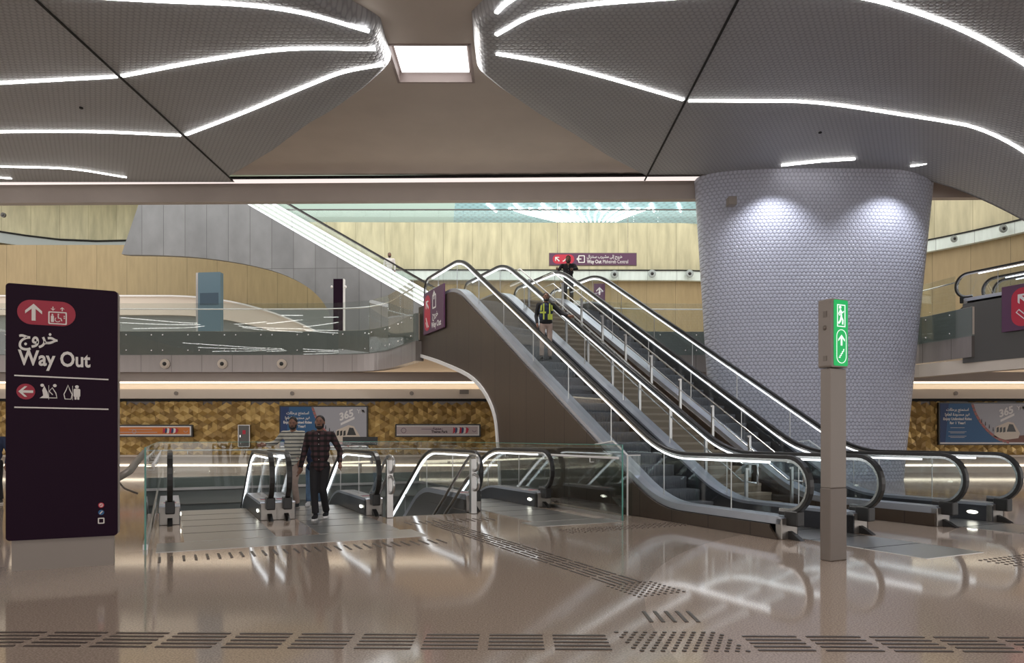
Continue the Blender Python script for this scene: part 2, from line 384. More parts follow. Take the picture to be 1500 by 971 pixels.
def stroke(pts, w):
    L, R = [], []
    for i, p in enumerate(pts):
        a, b = pts[max(i-1, 0)], pts[min(i+1, len(pts)-1)]; dx, dz = b[0]-a[0], b[1]-a[1]; l = math.hypot(dx, dz) or 1
        L.append((p[0]-dz/l*w/2, p[1]+dx/l*w/2)); R.append((p[0]+dz/l*w/2, p[1]-dx/l*w/2))
    return L+R[::-1]
def frame_ring(mb, outer, w, y, t, mi):
    n = len(outer); cx = sum(p[0] for p in outer)/n; cz = sum(p[1] for p in outer)/n
    hx = max(abs(p[0]-cx) for p in outer); hz = max(abs(p[1]-cz) for p in outer)
    inner = [(cx+(p[0]-cx)*(hx-w)/hx, cz+(p[1]-cz)*(hz-w)/hz) for p in outer]
    for i in range(n):
        j = (i+1) % n; flat(mb, [outer[i], outer[j], inner[j], inner[i]], y, t, mi)

Z1 = 5.87
# ------------------------------------------------------------------ floor with wells
mb = MB()
us = [-70, -.25, 3.62, 5.42, 7.35, 70]; vs = [-60, 13.1, 15.7, 22.3, 70]
for i in range(5):
    for j in range(4):
        hole = (j == 2 and 1 <= i <= 3) or (j == 1 and i == 2)
        if hole: continue
        a, b, c, d = us[i], us[i+1], vs[j], vs[j+1]
        mb.face([W(a, c), W(b, c), W(b, d), W(a, d)])
        mb.face([W(a, c, -.4), W(a, d, -.4), W(b, d, -.4), W(b, c, -.4)])
o = mb.build('floor', 'floor', norm=False); structure(o)
mb = MB()   # walls of the well down to the lower level
for a, b in (((-.3, 15.6), (-.3, 40)), ((7.4, 13), (7.4, 40)), ((3.5, 13.0), (5.5, 13.0)), ((-.3, 22.4), (7.4, 22.4))):
    p, q = W(*a), W(*b); z1 = -.02 if a[1] != 22.4 else -.02; z0 = -6 if a[1] != 22.4 else -1.1
    plan_wall(mb, [p, q], z0, z1, .1)
structure(mb.build('wall_well', 'darkgrey'))
mb = MB(); mb.face([W(-8, 10, -5.9), W(14, 10, -5.9), W(14, 45, -5.9), W(-8, 45, -5.9)]); structure(mb.build('floor_lower', 'stair', norm=False))
area('lower_hall_light', W(3.5, 27, -1.2), (0, 0, TH), 6, 6, 160, (1, .93, .85))

# ------------------------------------------------------------------ ceiling
SK = (-3.03, -1.03, 17.35, 19.18)
mb = MB()
for q in ((-45, SK[0], -30, 26), (SK[1], 30, -30, 26), (SK[0], SK[1], -30, SK[2]), (SK[0], SK[1], SK[3], 26)): mb.box(*q, 11.0, 11.6)
mb.bm.normal_update(); o = mb.build('ceiling', 'ceil_tan'); structure(o)
def drop(x): return 0 if x < 13.2 else 1.45*((x-13.2)/4.3)**1.6
def xr(t):   # right edge of the hourglass at |y-17|=t, left edge by mirror-ish table
    T = ((0, -.92), (1.0, -.90), (1.7, -.45), (2.5, .19), (4.5, 1.84), (6.2, 3.1), (8.0, 4.70)); return interp(T, t)
def xl(t):
    T = ((0, -3.0), (.8, -2.98), (1.7, -3.72), (2.6, -4.6), (3.8, -5.9), (5.75, -7.6), (8.0, -9.85)); return interp(T, t)
def interp(T, t):
    for (a, x), (b, y) in zip(T, T[1:]):
        if t <= b: return x+(y-x)*(t-a)/(b-a)
    return T[-1][1]
for sgn, fn, fold, nm in ((1, xr, 4.7, 'ceiling_petal'), (-1, xl, -9.9, 'ceiling_petal')):
    for cy in (17, 1, -15):
        mb = MB(); rows = []
        for k in range(-32, 33):
            t = k/4; y = cy+t; xo = fn(abs(t)); lip = .42*max(0, 1-abs(t)/3.2)
            row = [(xo, y, 11.0)]
            for q in range(1, 5):
                a = q/4*PI/2; row.append((xo+sgn*(lip*(1-math.cos(a))+.01), y, 11.0-.4*math.sin(a)))
            for q in range(1, 7):
                x0 = row[4][0]; row.append((x0+(fold-x0)*q/6, y, 10.6))
            rows.append([mb.bm.verts.new(p) for p in row])
        for a, b in zip(rows, rows[1:]):
            for q in range(len(a)-1):
                f = mb.bm.faces.new((a[q], a[q+1], b[q+1], b[q])); f.smooth = True
        bmesh.ops.remove_doubles(mb.bm, verts=mb.bm.verts, dist=.002)
        structure(mb.build(nm, 'ceil_grey'))
mb = MB()
def patch(mb, x0, x1, nx, y0f, y1, ny, zf):
    g = []
    for i in range(nx+1):
        x = x0+(x1-x0)*i/nx; g.append([mb.bm.verts.new((x, y0f+(y1-y0f)*j/ny, zf(x))) for j in range(ny+1)])
    for i in range(nx):
        for j in range(ny):
            f = mb.bm.faces.new((g[i][j], g[i+1][j], g[i+1][j+1], g[i][j+1])); f.smooth = True
patch(mb, 4.7, 21.7, 34, -23, 24.6, 10, lambda x: 10.6-drop(x))
patch(mb, 4.7, 21.7, 34, 24.6, 24.9, 1, lambda x: 10.6-drop(x)+.0)
structure(mb.build('ceiling_vault', 'ceil_grey'))
mb = MB(); patch(mb, -34, -9.9, 12, -23, 25.6, 10, lambda x: 10.6); structure(mb.build('ceiling_wing', 'ceil_grey'))
# thin pale lip along the vault's far edge
mb = MB(); pts = [(4.7+i*.5, 24.9, 10.6-drop(4.7+i*.5)) for i in range(35)]
for a, b in zip(pts, pts[1:]):
    mb.face([a, b, (b[0], b[1], 11.0), (a[0], a[1], 11.0)])
    mb.face([(a[0], a[1]-.05, a[2]-.03), (b[0], b[1]-.05, b[2]-.03), (b[0], b[1]+.02, b[2]+.03), (a[0], a[1]+.02, a[2]+.03)])
structure(mb.build('trim_1', 'beam', norm=False))
for i, x in enumerate((4.7, -9.9)):
    mb = MB(); mb.box(x-.025, x+.025, -23, 25.4, 10.575, 10.6); structure(mb.build('trim_%d' % (i+2), 'dark'))
# light strips set in the ceiling
def light_line(pts, label, wd=.085, z=None, mt='led', n=6, grp='light lines in the ceiling'):
    c = smoothcurve([(p[0], p[1], 0) for p in pts], n); mb = MB(); L = []
    for i, p in enumerate(c):
        a, b = c[max(i-1, 0)], c[min(i+1, len(c)-1)]; d = (b-a).normalized(); nn = Vector((-d.y, d.x, 0))*wd/2
        zz = (z if z is not None else 10.6-drop(p.x))
        L.append(((p+nn), (p-nn), zz))
    for i in range(len(L)-1):
        (a0, a1, za), (b0, b1, zb) = L[i], L[i+1]
        t, u = .03, .012
        v = [mb.bm.verts.new((q.x, q.y, zz)) for q, zz in ((a0, za-t), (a1, za-t), (b1, zb-t), (b0, zb-t), (a0, za+u), (a1, za+u), (b1, zb+u), (b0, zb+u))]
        for q in ((0, 1, 2, 3), (0, 4, 5, 1), (3, 2, 6, 7), (0, 3, 7, 4), (1, 5, 6, 2)): mb.bm.faces.new([v[k] for k in q])
    bmesh.ops.remove_doubles(mb.bm, verts=mb.bm.verts, dist=.001)
    return tag(mb.build('ceiling_light_line', mt), label, 'ceiling light', grp)
RS = [([(-.37, 17.0), (.7, 17.35), (1.87, 17.86), (3.3, 18.6), (4.62, 19.32)], 'white light line from skylight edge to fold above right escalators'),
      ([(4.78, 19.38), (6.4, 19.4), (8.36, 19.5), (11.66, 20.4), (13.6, 21.0), (15.5, 21.6), (17.5, 22.4)], 'long white light line curving over the big column'),
      ([(-.36, 16.2), (.44, 15.46), (1.4, 15.12), (2.56, 14.93), (4.62, 14.7)], 'white light line at top, second right of skylight'),
      ([(4.78, 14.68), (6.2, 14.7), (7.6, 14.93), (9.86, 15.9), (12.4, 17.4), (14, 18.6)], 'white light line across the top right corner'),
      ([(-.34, 15.36), (-.05, 14.95), (1.0, 13.9), (2.8, 12.9)], 'short white light line at top edge right of skylight'),
      ([(-3.16, 17.5), (-4.2, 17.85), (-5.3, 18.55), (-7.4, 20.0), (-9.8, 21.55)], 'lower white light line left of the skylight'),
      ([(-9.99, 21.6), (-12.4, 21.35), (-15.2, 21.35), (-18, 21.5)], 'white light line at far left, below the other'),
      ([(-3.2, 16.8), (-5.28, 16.8), (-7.4, 17.3), (-9.82, 18.05)], 'middle white light line left of the skylight'),
      ([(-9.98, 18.08), (-13.1, 18.4), (-16, 18.7)], 'white light line at far left, upper'),
      ([(-3.2, 16.06), (-4.4, 15.4), (-5.6, 15.08), (-7.4, 14.93), (-9.8, 14.7)], 'white light line at top left along frame edge'),
      ([(-17.2, 24.1), (-15, 24.3), (-13.5, 25.1)], 'thin white light line above the beam at left'),
      ([(-19, 24.9), (-17.6, 25.2)], 'very short light line at far left above the beam')]
for i, (p, l) in enumerate(RS): light_line(p, l, .085 if i < 10 else .05)
for k, cy in enumerate((1, -15)):       # the hall goes on behind the viewer: same bay again
    for p, l in RS[:10]:
        q = [(x, y-17+cy) for x, y in p]
        light_line(q, 'white light line in the ceiling bay behind the viewer', .085, grp='light lines behind the viewer')
        light_line([(x, 2*cy-yy) for x, yy in q], 'white light line in the ceiling bay behind the viewer', .085, grp='light lines behind the viewer')
        if p[0][0] > -5: light_line([(x-22, yy) for x, yy in q], 'white light line in the ceiling bay behind the viewer', .085, grp='light lines behind the viewer')
light_line([(9.0, 23.95), (9.6, 23.75), (10.3, 23.55), (11.2, 23.4)], 'thin light line on the column head, longer one', .06, 10.575)
light_line([(13.35, 24.0), (13.55, 23.9), (13.75, 23.75)], 'thin light line on the column head, shorter right one', .06, 10.575)
for x, y, l in ((-9.9+-2, 19.8, 'tiny dark detector dot on ceiling at left'), (9.2, 21.4, 'tiny dark detector dot on ceiling above the column')):
    mb = MB(); mb.disc((x, y, 10.585), .05, .03, 'z', 12); tag(mb.build('smoke_detector', 'dark'), l, 'detector')
# skylight box
t = empty('recessed_light', (-2.03, 18.265, 11.0), 0, 'square glowing recessed light panel in the taupe ceiling', 'ceiling light')
mb = MB(); h, k = .995, .91
for a, b, c, d in ((-h-.04, -h+.03, -k-.04, k+.04), (h-.03, h+.04, -k-.04, k+.04), (-h, h, -k-.04, -k+.03), (-h, h, k-.03, k+.04)): mb.box(a, b, c, d, -.02, .3)
mb.box(-h, h, -k, k, .24, .3)
mb.build('frame', 'reveal', t)
mb = MB(); mb.box(-h+.1, h-.1, -k, k-.12, .19, .24); mb.build('light_panel', 'skylight', t)

# ------------------------------------------------------------------ beam
t = MB(); t.box(-34, 34, 0, .3, 10.06, 10.72); o = t.build('beam', 'beam'); o.location = (0, 25.9, 0); o.rotation_euler = (0, 0, -math.radians(1.0)); structure(o)
t = MB(); t.box(-34, 34, -.02, .3, 10.74, 10.86); o = t.build('beam_cove_light', 'led_pink'); o.location = (0, 25.9, 0); o.rotation_euler = (0, 0, -math.radians(1.0)); structure(o)
t = MB(); t.box(-34, 34, -.0, .3, 10.86, 10.98)
for i in range(44): t.box(-33.5+i*1.5, -32.2+i*1.5, -.05, .02, 10.88, 10.92)
o = t.build('beam_shadow_gap', 'dark'); o.location = (0, 25.9, 0); o.rotation_euler = (0, 0, -math.radians(1.0)); structure(o)

# ------------------------------------------------------------------ column
mb = MB(); rings = []
zs = [0, 1.5, 3, 4.5, 6, 7.5, 9, 9.9, 10.2, 10.35, 10.47, 10.55, 10.6]
for z in zs:
    k = z/10.6; cx = 10.47+.2*k; a = 3.3+.88*k; fl = max(0, (z-10.2)/.4); b = 1.0+.12*fl**2; a2 = a; ring = []
    for q in range(72):
        th = q*2*PI/72; c, s_ = math.cos(th), math.sin(th); e = 2/2.7
        ring.append(mb.bm.verts.new((cx+a2*math.copysign(abs(c)**e, c), 25.4+b*math.copysign(abs(s_)**e, s_), z)))
    rings.append(ring)
for a, b in zip(rings, rings[1:]):
    for q in range(72):
        f = mb.bm.faces.new((a[q], a[(q+1) % 72], b[(q+1) % 72], b[q])); f.smooth = True
structure(mb.build('column', 'column'))
t = empty('speaker', at(1071, 296, 24.05), 0, 'small grey box speaker fixed high on the column', 'speaker')
mb = MB(); mb.box(-.14, .14, -.2, .12, -.14, .14); mb.build('housing', 'post', t, .02)

# ------------------------------------------------------------------ gallery (upper floor) edge, fascia, parapets
curveL = [(-34, 29.5), (-20, 29.5), (-9.5, 29.5)] + [tuple(p) for p in smoothcurve([(-7.6, 29.45), (-6.0, 29.1), (-4.9, 28.1), (-4.1, 26.6), (-3.35, 25.1)], 5)]
a_, b_, c_ = W(8.25, 21.6), W(13.65, 21.6), W(13.65, 25.2)
curveR = [(c_.x, c_.y)] + [tuple(p)[:2] for p in smoothcurve([(3.2, 29.0), (5.5, 29.5), (9, 29.5), (12.6, 28.7), (14.6, 26.6), (15.35, 23.9)], 5)]
mb = MB()
poly = [p[:2] for p in curveL] + [tuple(W(8.25, 24.5))[:2]] + [(a_.x, a_.y), (b_.x, b_.y)] + curveR + [tuple(W(24.27, 14.9))[:2], tuple(W(24.8, 10))[:2], tuple(W(44, 10))[:2], (40, 43), (-34, 43)]
mb.prism(poly, 4.92, 5.85, 'z'); structure(mb.build('floor_upper', 'cream'))
def parapet(curve, name, label, step=1.45):
    t = empty(name, (0, 0, 0), 0, label, 'glass parapet')
    P = [Vector(p[:2]) for p in curve]; L = [0]
    for a, b in zip(P, P[1:]): L.append(L[-1]+(b-a).length)
    def pt(s):
        for i in range(len(P)-1):
            if s <= L[i+1] or i == len(P)-2:
                return P[i]+(P[i+1]-P[i])*((s-L[i])/(L[i+1]-L[i])), (P[i+1]-P[i]).normalized()
    n = max(1, int(L[-1]/step)); st = L[-1]/n; bolt0 = None
    for k in range(n):
        a, _ = pt(k*st+.008); b, _ = pt((k+1)*st-.008); m_, d = pt((k+.5)*st); nn = Vector((d.y, -d.x))
        mb = MB(); sub = [a+nn*.1, b+nn*.1]
        plan_wall(mb, sub, 4.88, 6.98, -.018); gp = mb.build('glass_panel', 'glass', t)
        for s_ in (.15, .85):
            for z in (5.05, 5.68):
                c = a+(b-a)*s_+nn*.12
                if bolt0 is None: q = MB(); q.ell((0, 0, 0), (.03, .03, .03), 8); bolt0 = q.build('fixing_bolt', 'chrome', gp)
                else: bolt = bolt0.copy(); COL.objects.link(bolt); bolt.parent = gp; bolt0 = bolt
                bolt0.location = (c.x, c.y, z)
    mb = MB(); mb.tube([(p.x-.06, p.y+.12, 6.78) for p in P], .025, 8); mb.build('handrail', 'chrome', t)
    return t
parapet(curveL, 'glass_parapet', 'long glass parapet of the upper gallery behind the Way Out totem')
parapet(curveR[:-1], 'glass_parapet', 'glass parapet of the upper gallery behind the escalators and column')
parapet(curveR[-8:], 'glass_parapet', 'short glass parapet right of the column') if False else None
def strip_wall(name, curve, z0, z1, th, m, off=0):
    P = [Vector(p[:2]) for p in curve]; Q = []
    for i, p in enumerate(P):
        d = (P[min(i+1, len(P)-1)]-P[max(i-1, 0)]).normalized(); Q.append(p+Vector((d.y, -d.x))*off)
    mb = MB(); plan_wall(mb, Q, z0, z1, th); return structure(mb.build(name, m))
strip_wall('wall_gallery_edge', curveL, 4.87, 5.84, .1, 'slabdark', .02); strip_wall('wall_gallery_edge', curveR, 4.87, 5.84, .1, 'slabdark', .02)
strip_wall('wall_gallery_fascia', curveL, 4.17, 4.87, .3, 'fascia', .03); strip_wall('wall_gallery_fascia', curveR, 4.17, 4.87, .3, 'fascia', .03)
# right-hand pale lower fascia
strip_wall('wall_right_fascia', [(13.4, 27.6), (14.7, 25.9), (15.6, 23.6), (17.6, 19.5), (20, 14)], 3.66, 4.12, .4, 'cream')
# the cove and lower wall
mb = MB(); mb.box(-34, 34, 29.8, 30.05, 3.82, 4.2); structure(mb.build('trim_4', 'beam'))
mb = MB(); mb.box(-34, 34, 30.05, 30.4, 3.78, 3.82); structure(mb.build('cove_light', 'led_warm'))
mb = MB(); mb.box(-34, 34, 30.5, 30.9, 3.12, 4.9); mb.box(-34, 34, 30.2, 30.5, 3.12, 3.52); structure(mb.build('wall_cove', 'cream'))
mb = MB(); mb.box(-34, 34, 30.35, 30.6, 3.02, 3.12); structure(mb.build('trim_5', 'dark'))
# rhombic gold tiles
mb = MB(); s = .235; hx = s*math.sqrt(3)/2; rnd = random.Random(3)
z0, z1 = .74, 3.02; row = 0; z = z0+s/2
nn = int((z1-z0)/(1.5*s))+2
for r in range(nn):
    zc = z0+s*.5+r*1.5*s
    for i in range(int(56/(2*hx))):
        xc = -28+i*2*hx+(hx if r % 2 else 0)
        P6 = [(xc+s*math.cos(math.radians(90+60*k)), zc+s*math.sin(math.radians(90+60*k))) for k in range(6)]
        q = rnd.choice((0, 1)); P6r = P6
        for k in range(3):
            a, b, c = P6r[(2*k+q) % 6], P6r[(2*k+1+q) % 6], P6r[(2*k+2+q) % 6]
            pts = [(xc, 0, zc), a, b, c]
            yy = [30.42, 30.5, 30.47, 30.5]
            pp = [((xc, yy[0], zc)), (a[0], yy[1], a[1]), (b[0], yy[2], b[1]), (c[0], yy[3], c[1])]
            if max(p[2] for p in pp) > z1+.15 or min(p[2] for p in pp) < z0-.2: continue
            mb.face(pp, (k+rnd.choice((0, 0, 1, 3))) % 4)
for f in mb.bm.faces:
    if f.normal.y > 0: f.normal_flip()
structure(mb.build('wall_tiled', M['tile_gold'], norm=False))
mb = MB(); mb.box(-34, 34, 30.52, 30.9, 0, 3.2); structure(mb.build('wall_back_core', 'post_low'))
mb = MB(); mb.box(-34, 34, 30.25, 30.52, .66, .74, 1); mb.box(-34, 34, 30.4, 30.52, .36, .66, 0); mb.box(-34, 34, 30.1, 30.52, 0, .26, 2); structure(mb.build('baseboard_back', ['post', 'cream', 'cream']))
mb = MB(); mb.box(-34, 34, 30.3, 30.5, .27, .34); structure(mb.build('baseboard_light', 'led_warm'))
def nozzle(p, label, r=.2, ring='cream'):
    t = empty('air_nozzle', p, 0, label, 'air nozzle', 'round air nozzles'); t.location = p
    mb = MB(); mb.disc((0, -.02, 0), r, .04, 'y', 28); mb.disc((0, -.05, 0), r*.78, .04, 'y', 28); mb.build('ring', ring, t)
    mb = MB(); mb.ell((0, -.07, 0), (r*.42, .05, r*.42), 14); mb.build('jet', 'black', t)
for px, w_ in ((242, 'leftmost'), (326, 'middle'), (413, 'rightmost')): nozzle(at(px, 533, 29.45), w_+' of three round air nozzles on the gallery fascia behind the totem')
for px, l in ((258, 'above the orange banner'), (428, 'above the two walking men'), (603, 'above the pale pink banner'), (1400, 'above the right poster')):
    mb = MB(); mb.disc((0, 0, 0), .085, .06, 'y', 16); mb.disc((0, -.03, 0), .05, .04, 'y', 12)
    o = mb.build('sprinkler_cover', 'post'); o.location = at(px, 576, 30.18); tag(o, 'small round cover on the cream cove '+l, 'sprinkler', 'round covers on the cove')
o = MB(); o.box(-.19, .19, -.03, 0, -.09, .09)
for i in range(5): o.box(-.17, .17, -.045, -.02, -.075+i*.033, -.06+i*.033)
o = o.build('wall_vent', 'post'); o.location = at(680, 574, 30.19); tag(o, 'small rectangular grille on the cream cove near the bronze arch', 'vent')

# ------------------------------------------------------------------ back atrium
mb = MB(); plan_wall(mb, [(-14.5, 38), (9, 38.2)] + [tuple(p)[:2] for p in smoothcurve([(10.5, 38.4), (15, 36.0), (18.7, 32.4), (20.85, 29.2), (22.3, 25.8), (22.8, 20)], 5)], 10.4, 12.9, .4)
structure(mb.build('wall_atrium_upper', 'tan'))
cv = [(-14.5, 38), (9, 38.2)] + [tuple(p)[:2] for p in smoothcurve([(10.5, 38.4), (15, 36.0), (18.7, 32.4), (20.85, 29.2), (22.3, 25.8), (22.8, 20)], 5)]
strip_wall('wall_atrium_lower', cv, 5.8, 9.85, .4, 'tan_low', -.15)
strip_wall('wall_atrium_ribbon', cv, 9.83, 10.32, .5, 'ribbon', .12)
strip_wall('trim_6', cv, 10.32, 10.38, .5, 'dark', .16)
# taller part of the curved wall at right
strip_wall('wall_atrium_right', cv[12:], 12.9, 15, .4, 'tan')
for px, py, d, l in ((900, 402, 38.0, 'behind the crest of the escalators'), (955, 401, 38.0, 'left of the column, second'), (1010, 401, 38.1, 'just left of the column')):
    nozzle(at(px, py, d-.15), 'round air nozzle on the far pale ribbon '+l, .21, 'ribbon')
nozzle(at(1397, 350, 31.15), 'round air nozzle on the right ribbon, nearer the column', .15, 'ribbon')
nozzle(at(1469, 335, 29.55), 'round air nozzle on the right ribbon, nearer the frame edge', .17, 'ribbon')
o = MB(); o.box(-.1, .1, -.2, 0, -.1, .1); o = o.build('wall_speaker', 'whitepaint', None, .02); o.location = at(1463, 301, 30.3); tag(o, 'small white box speaker on the sandstone wall at far right', 'speaker')
# upper level balustrade and the lit ceiling behind
t = empty('upper_balustrade', (0, 0, 0), 0, 'glass balustrade with dark rail on the topmost far level', 'glass parapet')
for i in range(19):
    mb = MB(); mb.box(-14.3+i*1.3, -13.02+i*1.3, 38.25, 38.27, 12.85, 13.65); mb.build('glass_panel', 'glass', t)
mb = MB(); mb.box(-14.4, 11, 38.2, 38.3, 13.6, 13.65); mb.build('rail', 'cladsmooth', t)
mb = MB(); mb.face([(-2.8, 38, 16.5), (16, 38, 16.5), (16, 52, 16.5), (-4.3, 52, 16.5)]); structure(mb.build('ceiling_cyan', 'cyanceil', norm=False))
mb = MB(); mb.face([(-30, 38, 16.52), (-2.8, 38, 16.52), (-4.3, 52, 16.52), (-30, 52, 16.52)]); mb.box(-30, 24, 52, 52.3, 10, 17); structure(mb.build('ceiling_pale', 'paleceil', norm=False))
for i in range(9):
    x = -1.6+i*1.75; light_line([(x, 46.0), (x+.55, 47.6)], 'short white light bar, one of a row on the far cyan ceiling', .10, 16.45, grp='light bars on the far cyan ceiling')
for i in range(15):  # reflections in the upper glass drawn as glowing strips, not real lamps
    a = -1.05+i*.15; x = 4.6+2.6*math.sin(a)*1.1; light_line([(5.2+(i-7)*.28, 49.8), (4.6+(i-7)*.50, 48.2), (4.4+(i-7)*.66, 46.9)], 'thin glowing strip drawn as a glass reflection, one of a fan before the far cyan ceiling', .05, 16.45, grp='reflection strips before the far cyan ceiling')
# left: sandstone walls and ribbon
mb = MB(); plan_wall(mb, [(-40, 38), (-30, 42), (-22, 43.5), (-14.5, 43.5)], 13.3, 17, .3); structure(mb.build('wall_left_upper', 'tan'))
mb = MB(); plan_wall(mb, [(-40, 38), (-30, 42), (-22, 43.5), (-14.5, 43.5)], 5.8, 12.9, .3); structure(mb.build('wall_left_lower', 'tan_low'))
rb = [at(x, y, d) for x, y, d in ((-60, 325, 41.0), (0, 340, 41.3), (40, 346, 41.8), (90, 352, 42.5), (140, 354, 42.9), (190, 353, 43.1))]
mb = MB()
for a, b in zip(rb, rb[1:]):
    dz = .60
    mb.face([a, b, b-Vector((0, 0, dz)), a-Vector((0, 0, dz))]); mb.face([a, b, b+Vector((0, .5, 0)), a+Vector((0, .5, 0))])
    mb.face([a-Vector((0, 0, dz)), b-Vector((0, 0, dz)), b+Vector((0, .5, -dz)), a+Vector((0, .5, -dz))])
structure(mb.build('wall_left_ribbon', 'ribbon', norm=False))
mb = MB(); mb.tube([p+Vector((0, -.05, .03)) for p in rb], .05, 6); structure(mb.build('trim_7', 'dark'))
mb = MB(); mb.disc((0, 0, 0), .14, .1, 'y', 16); mb.ell((0, -.06, 0), (.07, .05, .07)); o = mb.build('wall_speaker', 'cladsmooth'); o.location = at(5, 315, 41.0); tag(o, 'tiny round fitting on the sandstone wall at far left', 'speaker')
# grey panelled flank of the far lit escalator (vertical plane through two plan points)
P1, P2 = Vector((-4.0, 33.0)), Vector((-13.5, 33.3))
def onplane(px, py, A=P1, B=P2):
    k = (px-750)/F; d = B-A; s_ = (k*A.y-A.x)/(d.x-k*d.y); y = A.y+s_*d.y; return Vector((A.x+s_*d.x, y, CH+(HOR-py)*y/F)), s_*d.length
def planepoly(name, pxs, m, th=.25, A=P1, B=P2, parent=None):
    mb = MB(); d = (B-A).normalized(); n3 = Vector((d.y, -d.x, 0)); n3 = -n3 if n3.y < 0 else n3
    q = [onplane(x, y, A, B) for x, y in pxs]
    f1 = mb.face([p for p, s_ in q], 0, [(-s_, p.z) for p, s_ in q]); f2 = mb.face([p+n3*th for p, s_ in q][::-1], 0, [(-s_, p.z) for p, s_ in q][::-1])
    n = len(q)
    for i in range(n):
        a, b = q[i][0], q[(i+1) % n][0]; mb.face([a, b, b+n3*th, a+n3*th])
    return mb.build(name, m, parent)
lowc = [tuple(p)[:2] for p in smoothcurve([(170, 373, 0), (240, 374, 0), (300, 378, 0), (360, 387, 0), (410, 400, 0), (450, 420, 0), (475, 445, 0), (488, 475, 0), (492, 500, 0)], 4)]
o = planepoly('wall_far_flank', [(213, 270), (312, 270), (622, 449), (622, 500)] + lowc[::-1][:-1] + [(178, 372)], 'cladgrey'); structure(o)
# cream soffit band and dark recess below it
mb = MB(); plan_wall(mb, [(-40, 36.95), (-8.7, 36.95)], 5.8, 11.4, .1); structure(mb.build('wall_gallery_arch', 'tan_low'))
cp = [(-30, 36.4)] + [(-24+i*.75, 36.4) for i in range(21)]
dz_ = lambda t: -2.3*max(0, (t-.45)/.55)**2.2
for nm, za, zb, th, m_, oy in (('wall_gallery_bulkhead', 7.7, 8.62, .3, 'cream', 0), ('trim_8', 8.62, 8.70, .36, 'whitepaint', -.06)):
    mb = MB(); plan_wall(mb, [(x, y+oy) for x, y in cp], za, zb, th, 0, (lambda t, q=za: q+dz_(t)), (lambda t, q=zb: q+dz_(t))); structure(mb.build(nm, m_))
strip_wall('wall_gallery_recess', cp, 5.85, 8.0, .2, 'darkgrey', -.2)
# far lit escalator going up to the left
dd = (P2-P1).normalized(); ang = math.atan2(dd.y, dd.x)
t = empty('far_escalator', (P1.x, P1.y, Z1), ang-PI/2, 'brightly lit far escalator rising to the left above the grey panel wall', 'escalator')
def pv(px, py): p, s_ = onplane(px, py); return (s_, p.z-Z1)
a0, a1 = pv(622, 449), pv(340, 287)
for k, off in enumerate((0.0, .20, .40, .60)):
    mb = MB(); mb.ribbon([a0, a1], -off-.10 if False else off, off+.09, .02, .10); mb.build('light_strip', 'led_esc', t)
    if k < 3: mb = MB(); mb.ribbon([a0, a1], off+.09, off+.20, .03, .09); mb.build('inner_panel', 'ribbon', t)
mb = MB(); mb.ribbon([a0, a1], .69, .98, .04, .06); mb.build('glass_balustrade', 'glass', t)
mb = MB(); mb.ribbon([a0, a1], .96, 1.03, .0, .10); mb.build('handrail', 'black', t)
mb = MB(); mb.ribbon([a0, a1], .2, 1.05, 1.15, 1.18); mb.build('glass_balustrade', 'glass', t)
mb = MB(); mb.ribbon([a0, a1], 1.05, 1.12, 1.12, 1.21); mb.build('handrail', 'black', t)

